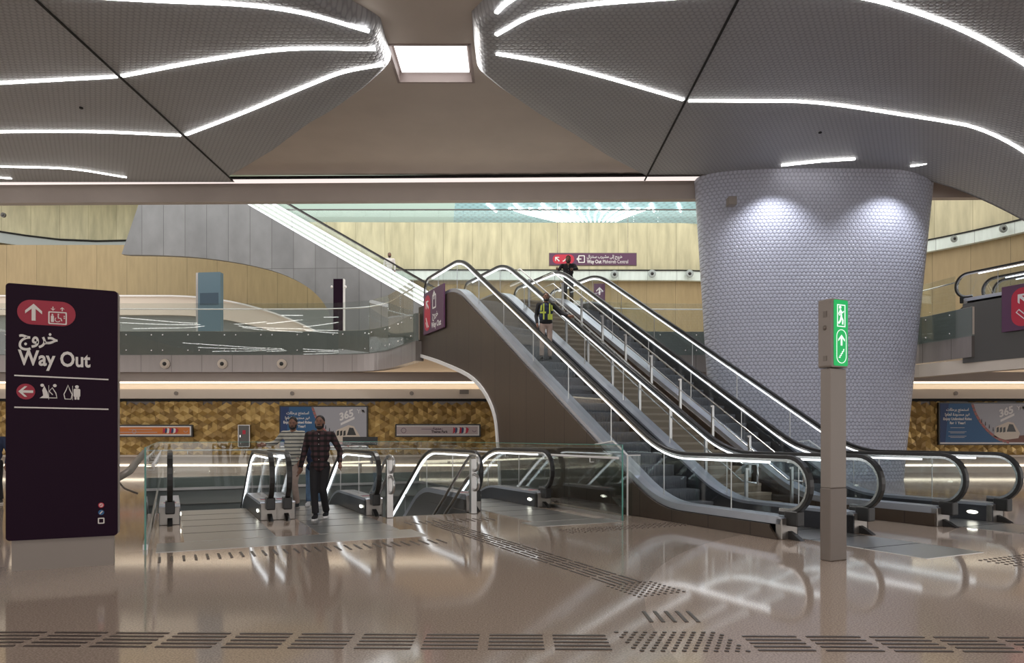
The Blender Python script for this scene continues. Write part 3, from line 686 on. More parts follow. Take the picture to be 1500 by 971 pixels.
# ------------------------------------------------------------------ escalators
def Nf(v, a, b, k, wd=1.3):
    def Sf(t): return 0 if t < -wd/2 else (t if t > wd/2 else (t+wd/2)**2/(2*wd))
    return k*(Sf(v-a)-Sf(v-b))
def make_escalator(root, wu, L, a, b, k, clad, flank=True, lamp=True, floor0=True):
    """local: x across 0..wu, y along 0..L, z up"""
    H, r = 1.21, .42; N = lambda v: Nf(v, a, b, k)
    vs_ = [r+(L-2*r)*i/90 for i in range(91)]
    n0, n1 = N(0), N(L)
    start = [(r*1.35, n0+H-2*r)] + [(r-r*math.sin(t), n0+H-r-r*math.cos(t)) for t in [PI*i/14 for i in range(15)]]
    end = [(L-r+r*math.sin(t), n1+H-r+r*math.cos(t)) for t in [PI*i/14 for i in range(15)]] + [(L-r*1.35, n1+H-2*r)]
    rail = start + [(v, N(v)+H) for v in vs_[1:-1]] + end
    for side, x in ((0, 0.0), (1, wu)):
        mb = MB(); mb.ribbon(rail, -.035, .025, x-.045, x+.045); mb.build('handrail', 'black', root, .012)
        mb = MB(); mb.ribbon(rail, -.075, -.035, x-.025, x+.025); mb.build('handrail_guide', 'chrome', root)
        lm = [(v, N(v)+H) for v in vs_ if v > r+.25 and v < L-r-.2]
        mb = MB(); mb.ribbon(lm, -.108, -.078, x-.022, x+.022); mb.build('light_strip', 'led_esc', root)
        DT = .33
        inner = [(p[0]+(.0), p[1]) for p in rail]
        # glass: inner edge of rail down to deck
        n = len(rail); top = []
        for i in range(n):
            p, q = rail[max(i-1, 0)], rail[min(i+1, n-1)]; dx, dy = q[0]-p[0], q[1]-p[1]; l = math.hypot(dx, dy); top.append((rail[i][0]+dy/l*.07, rail[i][1]-dx/l*.07))
        top = [p for p in top if p[1] > N(p[0])+DT-.03]
        # strips between top and deck
        mb = MB(); prev = None
        mids = [p for p in top]
        poly = mids + [(v, N(v)+DT-.02) for v in vs_[::-1]]
        f = mb.face([(x-.007, p[0], p[1]) for p in poly]); g = mb.face([(x+.007, p[0], p[1]) for p in poly][::-1])
        bmesh.ops.triangulate(mb.bm, faces=[f, g]); mb.build('glass_balustrade', 'glass_clear', root)
        v = 1.6
        while v < L-1: jn = MB(); jn.box(x-.009, x+.009, v-.004, v+.004, N(v)+DT, N(v)+H-.08); jn.build('glass_joint', 'steel', root); v += 1.75
        o0, o1 = (x-.17, x+.16) if side == 0 else (x-.16, x+.17)
        dl = [(r*.9, n0+DT-.02)] + [(v, N(v)+DT) for v in vs_ if v > r*.9] + [(L-r*.9, n1+DT-.02)]
        mb = MB(); mb.ribbon(dl, -.05, 0, o0, o1); mb.build('deck', 'alu', root)
        xo = o0 if side == 0 else o1; e = .02 if side else -.02
        mb = MB(); mb.ribbon(dl, -.11, -.05, min(xo, xo-e), max(xo, xo-e)); mb.build('deck_edge', 'alu', root)
        xi = o1 if side == 0 else o0; e = -.02 if side == 0 else .02
        mb = MB(); poly = [(v, N(v)+DT-.05) for v, _ in dl] + [(v, N(v)-.35) for v, _ in dl[::-1]]
        mb.prism(poly, xi, xi+e, 'x'); mb.build('skirt_panel', 'stepdark', root)
        # outer cladding
        if clad:
            lo = lambda v: max(N(v)-1.0, 0) if k > 0 else N(v)-1.0
            x1 = xo+(-.0 if side == 0 else .0); th = .03 if side == 0 else -.03
            poly = [(v, N(v)+DT-.11) for v, _ in dl] + [(v, (max(N(v)-1.0, .0) if k > 0 and floor0 else N(v)-1.0)) for v, _ in dl[::-1] if True]
            if flank or side: mb = MB(); mb.prism(poly, x1, x1+th, 'x'); mb.build('cladding', clad, root)
        for ve, sg, nz in ((r*.9, 1, n0), (L-r*.9, -1, n1)):
            mb = MB(); mb.box(o0, o1, min(ve, ve+sg*.12), max(ve, ve+sg*.12), nz, nz+DT-.02)
            mb.build('end_cap', 'capsteel', root, .01)
            mb = MB(); mb.box(x-.075, x+.075, min(ve-sg*.2, ve+sg*.05), max(ve-sg*.2, ve+sg*.05), nz+.2, nz+.42); mb.build('handrail_inlet', 'black', root, .02)
            mb = MB(); mb.prism([(ve-sg*.24, nz+.0), (ve, nz+.0), (ve, nz+.12), (ve-sg*.10, nz+.08)], x-.04, x+.04, 'x'); mb.build('newel_foot', 'black', root)
            if lamp:
                xl_ = xi+(.012 if side == 0 else -.012); vv = ve+sg*.35
                mb = MB(); mb.ell((xl_, vv, nz+.15), (.012, .10, .03), 12); mb.build('skirt_lamp', emlamp, root)
    # underside
    if clad:
        mb = MB(); pts = [(v, N(v)-1.0) for v in vs_ if (N(v)-1.0 > .05 or k < 0 or not floor0)]
        if len(pts) > 2: mb.ribbon(pts, -.04, 0, -.15, wu+.15); mb.build('soffit', 'cladsmooth', root)
    # landing plates
    for v0, v1, nz in ((-1.6 if k > 0 else -1.9, a-.5, n0), (b+.5, L+.9, n1)):
        mb = MB(); mb.box(.18, wu-.18, v0, v1, nz-.05, nz+.006)
        for i in range(1, 5): mb.box(.18, wu-.18, v0+(v1-v0)*i/5-.004, v0+(v1-v0)*i/5+.004, nz+.0, nz+.009, 1)
        mb.build('landing_plate', ['steel', 'dark'], root)
    # steps
    rise = abs(k)*.4; sm = MB(); x0, x1 = .2, wu-.2
    sm.box(x0, x1, -.2, .2, -.03, 0); 
    if k > 0: sm.prism([(-.2, 0), (-.17, -rise-.02), (-.14, -rise-.02), (-.16, 0)], x0, x1, 'x')
    else: sm.prism([(.2, 0), (.17, -rise-.02), (.14, -rise-.02), (.16, 0)], x0, x1, 'x')
    g = 26
    for i in range(g):
        xx = x0+(x1-x0)*(i+.5)/g; sm.box(xx-.010, xx+.010, -.2, .2, 0, .008)
        sm.box(xx-.010, xx+.010, (-.206 if k > 0 else .2), (-.19 if k > 0 else .206), -rise, 0)
    first = None; v = a-.4
    while v < b+.5:
        z = N(v)-.004
        if first is None: o = sm.build('step', 'step', root); first = o
        else: o = first.copy(); COL.objects.link(o); o.parent = root
        o.location = (0, v, z); v += .4
    return root
emlamp = emis('skirt_lamp', (1, 1, .85), 6)
V0 = 7.35; KS = 5.87/10.17
UA, UB, VC = 3.3, 13.47, 17.0
e1 = empty('escalator', W(8.23, V0), TH, 'nearest rising escalator with bronze side wall, carrying the man in the safety vest', 'escalator')
make_escalator(e1, 1.50, VC, UA, UB, KS, 'clad', flank=False)
e2 = copy_tree(e1); e2.location = W(11.75, V0); tag(e2, 'second rising escalator beyond the stone stairs, in front of the column', 'escalator')
mb = MB()   # its own left cladding
for root, lab, uu, vv in ((None, 'escalator rising off the right edge of the picture under the arrow sign', 24.5, -1.3),):
    e = copy_tree(e1); e.location = W(uu, vv); tag(e, lab, 'escalator')
e3x = copy_tree(e1); e3x.location = W(26.6, -1.3); tag(e3x, 'escalator mostly outside the right edge, behind its neighbour', 'escalator')
mb.bm.free()
dl = [(v, Nf(v, UA, UB, KS)) for v in [.4+i*.2 for i in range(82)]]
mb = MB(); mb.prism([(v, z+.22) for v, z in dl]+[(v, max(z-1.0, 0)) for v, z in dl[::-1]], -.20, -.17, 'x'); mb.build('cladding', 'clad', e2)
# bronze flank wall under the nearest escalator, with arch
arch = [tuple(p)[:2] for p in smoothcurve([(17.45, 0, 0), (17.6, 1.2, 0), (17.95, 2.25, 0), (19.3, 3.15, 0), (21.9, 3.85, 0), (24.4, 4.38, 0)], 5)]
poly = [(V0+.42, 0)] + arch + [(24.4, 6.1)] + [(V0+v, Nf(v, UA, UB, KS)+.21) for v in [16.6-i*.2 for i in range(81)]]
mb = MB(); mb.prism([(v-V0, z) for v, z in poly], -.22, -.175, 'x'); o = mb.build('side_wall', 'clad', e1)
mb = MB(); mb.ribbon([(v-V0, z) for v, z in arch], -.02, .09, -.26, -.0); mb.build('arch_trim', 'whitepaint', e1)
mb = MB(); mb.box(0, 5.3, 16.95, 17.1, 4.4, 5.85); o = mb.build('wall_landing', 'cladsmooth'); o.location = W(8.23, V0); o.rotation_euler = (0, 0, TH); structure(o)
mb = MB(); mb.box(-.25, -.2, 5, 16.6, 4.0, 6.0); o = mb.build('wall_right_flank', 'cladsmooth'); o.location = W(24.5, -1.3); o.rotation_euler = (0, 0, TH); structure(o)
# anti-climb glass beside the nearest escalator
t = empty('anti_climb_guard', W(8.0, V0+4.05), TH, 'folded clear glass anti climb guard beside the nearest escalator', 'glass guard')
mb = MB(); mb.prism([(0, .0), (.0, 1.15), (.5, 1.42), (1.15, 1.35), (1.15, .65)], -.10, -.085, 'x'); mb.build('side_pane', 'glass', t)
mb = MB(); mb.box(-.09, .2, -.012, .0, .0, 1.15); mb.build('front_pane', 'glass', t)
mb = MB(); mb.ribbon([(0, 0), (0, 1.15), (.5, 1.42), (1.15, 1.35)], -.012, .012, -.105, -.08); mb.box(-.1, .2, -.015, .005, 1.14, 1.16); mb.build('glass_edge', 'whitepaint', t)
t2 = copy_tree(t); t2.location = W(13.62, V0+4.3); tag(t2, 'clear glass anti climb guard beside the second escalator before the column', 'glass guard')

# stone stair between the escalators
st = empty('stone_stair', W(10.02, V0), TH, 'sandstone stair rising between the two escalators', 'stair')
ns = 34; rz = Z1/ns
for i in range(ns):
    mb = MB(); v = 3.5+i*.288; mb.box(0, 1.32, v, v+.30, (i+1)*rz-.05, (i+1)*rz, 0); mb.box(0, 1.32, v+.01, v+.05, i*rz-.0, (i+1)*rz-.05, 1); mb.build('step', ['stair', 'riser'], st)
mb = MB(); mb.prism([(3.5, 0), (13.2, Z1-.1), (13.4, Z1-.8), (4.9, 0)], 0, 1.32, 'x'); mb.build('underside', 'cladsmooth', st)
def stair_rail(x, label, side):
    t = empty('stair_handrail', W(10.02+x, V0), TH, label, 'handrail')
    zz = lambda v: max(0, (v-3.3)*.598)
    pts = [(0, 2.9, .6), (0, 2.9, .98)] + [(0, v, min(zz(v), Z1)+.98) for v in (3.3, 13.1, 13.8)]
    mb = MB(); mb.tube(pts, .022, 8); mb.build('rail', 'chrome', t)
    mb = MB(); mb.tube([(0, 2.9, .62), (0, 3.3, .64), (0, 13.1, Z1+.62), (0, 13.8, Z1+.62)], .016, 8); mb.build('lower_rail', 'chrome', t)
    v = 3.2
    while v < 13.6:
        mb = MB(); mb.box(-.03, .03, v-.02, v+.02, min(zz(v), Z1), min(zz(v), Z1)+.90); mb.box(-.01, side*.07, v-.015, v+.015, min(zz(v), Z1)+.86, min(zz(v), Z1)+.9) if side > 0 else mb.box(side*.07, .01, v-.015, v+.015, min(zz(v), Z1)+.86, min(zz(v), Z1)+.9)
        mb.build('post', 'steel', t); v += 1.16
stair_rail(.06, 'steel handrail with posts on the left side of the stone stair', 1)
stair_rail(1.26, 'steel handrail with posts on the right side of the stone stair', -1)

# descending escalators
DV = 13.15
d1 = empty('escalator', W(0.02, DV), TH, 'descending escalator nearest the totem, empty, behind the glass corner', 'escalator')
make_escalator(d1, 1.62, 13.6, 3.3, 11.2, -.6, 'cladsmooth', lamp=True)
d2 = copy_tree(d1); d2.location = W(1.93, DV); tag(d2, 'escalator from below where the two men step off', 'escalator')
d3 = copy_tree(d1); d3.location = W(5.62, DV); tag(d3, 'descending escalator left of the bronze wall, beside the down stairs', 'escalator')
for d in (d1, d2, d3):   # warning stickers on the decks
    for x in (0.0, 1.62):
        mb = MB(); mb.box(x-.15, x+.15, .75, 1.25, .331, .335, 0); mb.box(x-.1, x+.1, .85, .95, .335, .338, 1); mb.box(x-.1, x+.1, 1.02, 1.08, .335, .338, 2); mb.build('warning_sticker', ['white', 'redlit', 'blue'], d)
# stairs going down between
st = empty('down_stair', W(3.66, 13.1), TH, 'dark stairwell going down between the escalators', 'stair')
for i in range(30):
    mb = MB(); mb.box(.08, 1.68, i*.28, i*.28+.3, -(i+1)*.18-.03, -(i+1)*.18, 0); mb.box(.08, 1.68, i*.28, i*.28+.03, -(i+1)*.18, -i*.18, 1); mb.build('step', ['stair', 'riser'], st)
def down_rail(x, label):
    t = empty('stair_handrail', W(3.66+x, 13.0), TH, label, 'handrail')
    mb = MB(); mb.box(-.06, .06, -.06, .06, 0, 1.08); mb.build('post', 'steel', t, .01)
    for z0 in (.62, 1.0):
        mb = MB(); pts = [(0, -.02, z0-.16), (0, -.22, z0-.13), (0, -.30, z0), (0, -.2, z0+.13), (0, .1, z0+.14), (0, .35, z0+.02), (0, 6.5, z0-3.95)]
        mb.tube([tuple(p) for p in smoothcurve(pts[:-1], 4)]+[pts[-1]], .028, 8); mb.build('rail', 'steel', t)
down_rail(.04, 'curled steel handrails on a post left of the down stairs, by the walking men')
down_rail(1.72, 'curled steel handrails on a post right of the down stairs')

# glass barriers round the well
def barrier(u0, v0, u1, v1, n, label, rail=True, H=1.35, side=1):
    a, b = W(u0, v0), W(u1, v1); L = (b-a).length; rz = math.atan2(b.y-a.y, b.x-a.x)
    t = empty('glass_barrier', a, rz, label, 'glass barrier')
    for i in range(n):
        mb = MB(); mb.box(i*L/n+.006, (i+1)*L/n-.006, -.01, .01, 0, H); mb.build('glass_panel', 'glass', t)
    mb = MB(); mb.box(0, L, -.011, .011, H, H+.012); mb.box(-.012, .004, -.012, .012, 0, H+.012); mb.build('glass_edge', 'glassedge', t)
    mb = MB(); mb.box(0, L, -.03, .03, 0.0, .07); mb.build('base_rail', 'steel', t)
    if rail:
        mb = MB(); mb.tube([(-.0, side*.09, 1.12), (L, side*.09, 1.12)], .022, 8)
        for i in range(n): mb.tube([((i+.5)*L/n, 0, 1.02), ((i+.5)*L/n, side*.09, 1.02), ((i+.5)*L/n, side*.09, 1.12)], .01, 6)
        mb.build('handrail', 'whitepaint', t)
    return t
barrier(-.28, 10.7, -.28, 22.3, 6, 'glass barrier seen edge-on right of the totem', True, side=-1)
barrier(7.38, 10.8, 7.38, 22.3, 6, 'glass barrier between the down escalator and the bronze wall', True, side=1)
barrier(-.28, 22.35, 7.38, 22.35, 5, 'glass barrier across the far end of the stairwell', True, side=1)
mb = MB(); mb.box(0, 7.66, -.04, .04, -1.1, .36); o = mb.build('wall_well_kerb', 'darkgrey'); o.location = W(-.28, 22.47); o.rotation_euler = (0, 0, TH); structure(o)
# wooden armrest-like handrail end on the left barrier
t = empty('handrail_return', W(-.34, 11.3), TH, 'sloping bronze handrail end bracketed to the edge-on glass barrier', 'handrail')
mb = MB(); mb.tube([(-.02, 2.2, 1.25), (-.18, .5, 1.0), (-.34, 0, .90)], [.05, .055, .05], 10); mb.build('rail', 'post', t)
mb = MB(); mb.tube([(-.30, .12, .88), (-.22, .1, .78), (-.05, .1, .70)], .014, 8); mb.build('bracket', 'post_low', t)

# ------------------------------------------------------------------ tactile paving
def tactile(label, items, m='tactile'):
    mb = MB()
    for kind, u, v, du, dv, a in items:
        if kind == 'b':
            R = Matrix.Rotation(a, 3, 'Z'); pts = [R @ Vector((x, y, 0)) for x, y in ((-du/2, -dv/2), (du/2, -dv/2), (du/2, dv/2), (-du/2, dv/2))]
            ps = [(u+p.x, v+p.y) for p in pts]; mb.prism(ps, .0005, .006, 'z')
        else: mb.disc((u, v, .003), du, .006, 'z', 8)
    return tag(mb.build('tactile_paving', m), label, 'tactile paving', None, 'structure')
# long front strip, almost parallel to the picture
it = []; a0 = -math.radians(1.1)
for k in range(-16, 18):
    for r in range(5):
        x = k*.475+.03; y = 5.32-.0197*x-r*.088+.10
        if k in (2, 3): continue
        it.append(('b', x, y, .40, .027, a0))
tactile('long strip of dark tactile bars along the bottom of the floor', it)
it = []
for i in range(11):
    for j in range(8):
        x = .80+i*.074+(j % 2)*.037+.035*j*.3; y = 5.52-.0197*x-j*.068
        it.append(('d', x, y, .017, 0, 0))
tactile('field of tactile dots where the front strip meets the diagonal', it)
def uvi(items): return [(k, *tuple(W(u, v))[:2], a, b, c+TH) for k, u, v, a, b, c in items]
it = []
for k in range(12):
    for r in range(5): it.append(('b', 4.06+r*.085, 6.3+k*.47+(r % 2)*.0, .022, .40, 0))
tactile('diagonal strip of tactile bars leading to the down stairs', uvi(it))
it = [('d', 3.98+i*.075, 5.55+j*.075, .016, 0, 0) for i in range(8) for j in range(8)]
tactile('small square of tactile dots at the foot of the diagonal strip', uvi(it))
it = [('b', 1.13+i*.095, 5.98, .03, .36, 0) for i in range(5)]
tactile('short row of tactile bars between the two dot fields', it)
it = [('b', -.1+i*.135, 9.75, .03, .42, 0) for i in range(28)]
tactile('row of tactile bars in front of the descending escalators', uvi(it))
it = [('b', 3.75+i*.13, 12.0, .025, .42, 0) for i in range(13)]
tactile('row of tactile bars at the head of the down stairs', uvi(it))
it = [('d', 5.7+i*.11, 9.7+j*.1, .018, 0, 0) for i in range(26) for j in range(5)]
tactile('strip of tactile dots before the bronze wall', uvi(it))
it = [('d', 8.9+i*.1, 4.8+j*.1, .022, 0, 0) for i in range(48) for j in range(7)]
tactile('field of tactile dots before the rising escalators at right', uvi(it))
# steel threshold plates
def plate(u0, u1, v0, v1, label):
    t = MB(); t.box(0, u1-u0, 0, v1-v0, .001, .005); o = t.build('floor_plate', 'steel'); o.location = W(u0, v0); o.rotation_euler = (0, 0, TH); tag(o, label, 'floor plate')
plate(-.15, 3.55, 10.35, 11.2, 'brushed steel floor plate before the two left escalators')
plate(5.55, 7.3, 10.6, 11.2, 'brushed steel floor plate before the third down escalator')
plate(9.95, 11.6, 5.6, 7.4, 'brushed steel floor plate before the stone stair') if False else None

# ------------------------------------------------------------------ totem
def symbol_lift(mb, cx, cz, s, mi=0):
    frame_ring(mb, rrect(cx-s*.5, cx+s*.5, cz-s*.55, cz+s*.25, s*.06, 3), s*.07, -.062, .004, mi)
    flat(mb, circ(cx-s*.28, cz+.05*s, s*.05, 10), -.062, .004, mi); flat(mb, rrect(cx-s*.36, cx-s*.2, cz-s*.42, cz-.01*s, s*.04, 3), -.062, .004, mi)
    flat(mb, circ(cx+s*.04, cz+.08*s, s*.045, 10), -.062, .004, mi); flat(mb, stroke([(cx+s*.03, cz+.02*s), (cx+s*.04, cz-.15*s), (cx+s*.17, cz-.16*s), (cx+s*.23, cz-.33*s)], s*.06), -.062, .004, mi)
    flat(mb, stroke([(cx-s*.0+s*.14*math.cos(a), cz-.25*s+s*.14*math.sin(a)) for a in [2.2+i*.45 for i in range(9)]], s*.04), -.062, .004, mi)
    for dz in (-.02, -.14): flat(mb, circ(cx+s*.36, cz+dz*s, s*.04, 8), -.062, .004, mi)
    flat(mb, xf(ARROW, cx-s*.25, cz+s*.43, s*.25, PI), -.062, .004, mi); flat(mb, xf(ARROW, cx+s*.25, cz+s*.43, s*.25, 0), -.062, .004, mi)
t = empty('way_out_totem', W(-1.63, 9.65), TH, 'tall dark aubergine totem sign with red symbols reading Way Out', 'sign')
mb = MB(); mb.prism(rrect(0, 1.09, .345, 3.21, .04), -.06, .16, 'y'); mb.build('panel', 'purple', t)
mb = MB(); mb.prism(rrect(1.0, 1.10, .36, 3.2, .02), -.045, .17, 'y'); mb.build('side_trim', 'post', t)
mb = MB(); mb.box(.05, 1.05, -.03, .13, 0, .345); mb.build('base', 'post', t)
def PX(px): return (px-10)/162*1.09     # panel-local metres from totem pixels (photo proportions of the face)
def PZ(py): return 3.21-(py-418)/372*2.865
mb = MB(); flat(mb, rrect(PX(26), PX(109), PZ(476), PZ(440), .135, 8), -.0605, .004); flat(mb, circ(PX(38), PZ(574), .088, 24), -.0605, .004)
mb.build('badge_marking', 'red', t)
mb = MB(); flat(mb, xf(ARROW, PX(49), PZ(458), .19), -.066, .004); flat(mb, xf(ARROW, PX(38), PZ(574), .14, PI/2), -.066, .004)
symbol_lift(mb, PX(83), PZ(461), .18)
flat(mb, [(PX(22), PZ(550)), (PX(158), PZ(552)), (PX(158), PZ(554)), (PX(22), PZ(552))], -.061); flat(mb, [(PX(22), PZ(596)), (PX(158), PZ(597)), (PX(158), PZ(599)), (PX(22), PZ(598))], -.061)
# praying figures
for sx, X in ((1, 64), (-1, 76)):
    c = PX(X); z = PZ(574)
    flat(mb, [(c-sx*.045, z-.07), (c+sx*.045, z-.07), (c+sx*.03, z), (c, z+.07), (c-sx*.02, z+.02), (c-sx*.01, z-.04)], -.061) if sx > 0 else flat(mb, stroke([(c-.04, z-.065), (c+.04, z-.065), (c+.03, z-.01), (c-.005, z+.05), (c-.035, z+.01), (c, z-.03)], .010), -.061)
    flat(mb, circ(c-sx*.02, z+.075, .018, 12), -.061)
flat(mb, [(PX(70), PZ(585)), (PX(70.6), PZ(585)), (PX(70.6), PZ(564)), (PX(70), PZ(564))], -.061)
c, z = PX(98), PZ(574); flat(mb, stroke([(c-.03, z-.075), (c-.04, z-.02), (c-.018, z+.03), (c, z+.085), (c+.018, z+.03), (c+.04, z-.02), (c+.03, z-.075), (c-.03, z-.075)], .009), -.061)
flat(mb, [(PX(104.4), PZ(585)), (PX(105), PZ(585)), (PX(105), PZ(564)), (PX(104.4), PZ(564))], -.061)
c = PX(111); flat(mb, rrect(c-.033, c+.033, z-.05, z+.045, .015), -.061); flat(mb, rrect(c-.024, c-.003, z-.08, z-.04, .006), -.061); flat(mb, rrect(c+.003, c+.024, z-.08, z-.04, .006), -.061); flat(mb, circ(c, z+.067, .019, 12), -.061)
frame_ring(mb, rrect(PX(142), PX(152), PZ(771), PZ(762), .01), .012, -.061, .003, 0)
mb.build('symbol_lettering', 'white', t)
mb = MB(); frame_ring(mb, circ(PX(147), PZ(743), .03), .009, -.061, .003, 1); flat(mb, circ(PX(147), PZ(743), .026), -.0605, .002, 0); flat(mb, circ(PX(147), PZ(754), .03), -.061, .003, 2)
flat(mb, stroke([(PX(145), PZ(756)), (PX(149), PZ(752))], .012), -.065, .003, 0); flat(mb, stroke([(PX(145), PZ(744)), (PX(149), PZ(742))], .010), -.066, .003, 1)
mb.build('badge_marking', ['white', 'redlit', 'blue'], t)
text(t, 'Way Out', PX(27), PZ(535), -.064, .235, 'white', .006, 1, width=PX(131)-PX(27))
text(t, arabic('خروج'), PX(28), PZ(503), -.064, .21, 'white', .005, width=PX(83)-PX(28))

# ------------------------------------------------------------------ exit post
t = empty('exit_post', (3.83, 8.62, 0), TH, 'taupe steel post with lit green emergency exit sign', 'sign post')
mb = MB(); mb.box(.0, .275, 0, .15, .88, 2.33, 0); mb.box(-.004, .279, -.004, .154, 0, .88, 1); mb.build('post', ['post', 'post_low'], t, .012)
mb = MB(); mb.prism(rrect(-.015, .275, 2.34, 3.17, .03), -.02, .17, 'y'); mb.build('sign_box', 'post', t, .008)
mb = MB(); mb.box(-.022, -.012, .04, .09, 2.95, 3.02); mb.box(-.022, -.012, .04, .09, 2.42, 2.48); mb.ell((-.02, .07, 2.82), (.02, .025, .03), 10); mb.build('latch', 'post_low', t)
mb = MB(); flat(mb, rrect(.03, .268, 2.36, 3.155, .02), -.021); mb.build('green_face', 'green', t)
mb = MB(); g = -.027
frame_ring(mb, [(.08, 2.83), (.22, 2.83), (.22, 3.10), (.08, 3.10)], .012, g, .003, 0)
frame_ring(mb, rrect(.07, .24, 2.39, 2.80, .083, 8), .008, g, .003, 0)
flat(mb, xf(ARROW, .155, 2.67, .13), g); flat(mb, stroke([(.11, 2.46), (.13, 2.46), (.13, 2.485), (.15, 2.485), (.15, 2.51), (.17, 2.51), (.17, 2.535), (.19, 2.535), (.19, 2.56), (.2, 2.56)], .014), g)
flat(mb, circ(.128, 3.065, .02, 12), g-.002); flat(mb, stroke([(.13, 3.04), (.15, 2.96), (.13, 2.90), (.10, 2.87)], .026), g-.002)
flat(mb, stroke([(.15, 2.95), (.175, 2.91), (.17, 2.86)], .022), g-.002); flat(mb, stroke([(.135, 3.03), (.17, 3.0), (.19, 3.02)], .014), g-.002); flat(mb, stroke([(.13, 3.03), (.105, 2.99), (.12, 2.965)], .014), g-.002)
mb.build('exit_symbols', 'exitwhite', t)

# ------------------------------------------------------------------ signs
# on the bronze flank (faces -u): local frame with X along -v
def signframe(name, u, v, z, label, extra=0): return empty(name, W(u, v, z), TH-PI/2+extra, label, 'sign')
t = signframe('way_out_sign', 7.98, 23.6, 5.0, 'plum Way Out sign on the top of the bronze escalator wall')
mb = MB(); mb.box(0, 2.0, -.06, .0, 0, 1.42); mb.build('panel', 'purple2', t, .01)
mb = MB(); mb.prism(rrect(.12, .72, .1, 1.3, .28, 8), -.066, -.061, 'y'); mb.build('badge_marking', 'redlit', t)
mb = MB(); flat(mb, xf(ARROW, .42, .98, .38, PI/4), -.067); flat(mb, stroke([(.3, .55), (.36, .45), (.5, .25), (.56, .22)], .05), -.067); flat(mb, stroke([(.28, .40), (.42, .2)], .04), -.067)
frame_ring(mb, rrect(.95, 1.3, .75, 1.22, .04), .05, -.067, .004, 0); flat(mb, xf(ARROW, 1.12, 1.2, .3), -.07); mb.build('symbol_lettering', 'whitepaint', t)
text(t, 'Way Out', .85, .13, -.07, .26, 'whitepaint', .01, width=.95); text(t, arabic('خروج'), .95, .46, -.07, .28, 'whitepaint', .008, width=.55)
t = signframe('direction_sign', 24.2, 13.98, 4.86, 'plum direction sign with white arrow at the right edge')
mb = MB(); mb.box(0, 2.2, -.06, .0, 0, 1.45); mb.build('panel', 'purple2', t, .01)
mb = MB(); mb.prism(rrect(.3, .98, .12, 1.33, .33, 8), -.066, -.061, 'y'); mb.build('badge_marking', 'redlit', t)
mb = MB(); flat(mb, xf(ARROW, .64, .98, .42, PI/4), -.067); flat(mb, stroke([(.48, .62), (.8, .30)], .14), -.067); mb.build('symbol_lettering', 'whitepaint', t)
mb = MB(); flat(mb, stroke([(.50, .60), (.78, .32)], .08), -.073); mb.build('symbol_cutout', 'redlit', t)
# hanging "Way Out Msheireb Central"
p = at(805, 388, 35.5); t = empty('way_out_banner_sign', p, 0, 'long plum sign reading Way Out Msheireb Central above the escalators', 'sign')
sw = 127*35.5/F; sh = 17*35.5/F
mb = MB(); mb.box(0, sw, 0, .12, 0, sh); mb.build('panel', 'purple2', t); mb = MB(); mb.box(-.03, sw+.03, .02, .14, -.03, sh+.03); mb.build('border', 'post_low', t)
for x in (.4, sw-.4):
    mb = MB(); mb.tube([(x, .07, sh), (x, .07, sh+5.0)], .012, 6); mb.build('hanger', 'chrome', t)
mb = MB(); mb.prism(rrect(.15, 1.22, .06, sh-.06, .22, 6), -.006, 0, 'y'); mb.build('badge_marking', 'redlit', t)
mb = MB(); flat(mb, xf(ARROW, .38, sh/2, .3, PI/4), -.01); flat(mb, stroke([(.65, .18), (.72, .2), (.9, .4)], .05), -.01)
frame_ring(mb, rrect(1.42, 1.75, .1, sh-.1, .04), .045, -.01, .004, 0); flat(mb, xf(ARROW, 1.45, sh/2, .25, PI/2), -.014); mb.build('symbol_lettering', 'whitepaint', t)
text(t, 'Way Out', 1.85, .08, -.012, .25, 'whitepaint', .006, width=.72); text(t, 'Msheireb Central', 2.64, .08, -.012, .25, 'whitepaint', width=1.25)
text(t, arabic('خروج إلى مشيرب سنترال'), 1.85, .34, -.012, .22, 'whitepaint', .003, width=1.75)
t = empty('small_arrow_sign', at(870, 440, 32), 0, 'small dark sign with up arrow behind the escalator glass', 'sign'); mb = MB(); mb.box(0, .5, 0, .05, 0, .75); mb.build('panel', 'purple2', t)
mb = MB(); flat(mb, xf(ARROW, .25, .42, .35), -.004); mb.build('arrow', 'whitepaint', t)
mb = MB(); mb.box(.2, .3, 0, .05, -1.9+.0, 0); mb.build('post', 'steel', t)
# gallery totems
b = at(290, 490, 33); z0 = Z1-b.z
t = empty('information_totem', (b.x, 33, Z1), -.12, 'slate blue information totem standing on the gallery', 'sign')
mb = MB(); mb.prism(rrect(0, 1.1, 0, 3.2, .05), 0, .25, 'y'); mb.build('panel', mat('slate_glass', (.10, .16, .20), .25), t); mb = MB(); mb.box(-.12, 0, .03, .22, 0, 3.2); mb.build('side', 'steel', t)
mb = MB(); mb.box(.1, 1.0, -.008, 0, 1.7, 2.25); mb.build('screen', mat('slate_screen', (.05, .08, .11), .25), t)
b = at(489, 470, 31); t = empty('plum_totem', (b.x, 30.9, Z1), 0, 'narrow dark plum totem on the gallery before the grey flank', 'sign')
mb = MB(); mb.box(0, .42, 0, .2, 0, 2.45); mb.build('panel', 'purple', t, .01); mb = MB(); mb.box(.42, .47, 0, .2, 0, 2.45); mb.build('side', 'whitepaint', t)
mb = MB(); mb.ell((-.06, 0, 2.1), (.05, .06, .06)); mb.ell((.53, 0, 2.1), (.05, .06, .06)); mb.build('camera_dome', 'whitepaint', t)

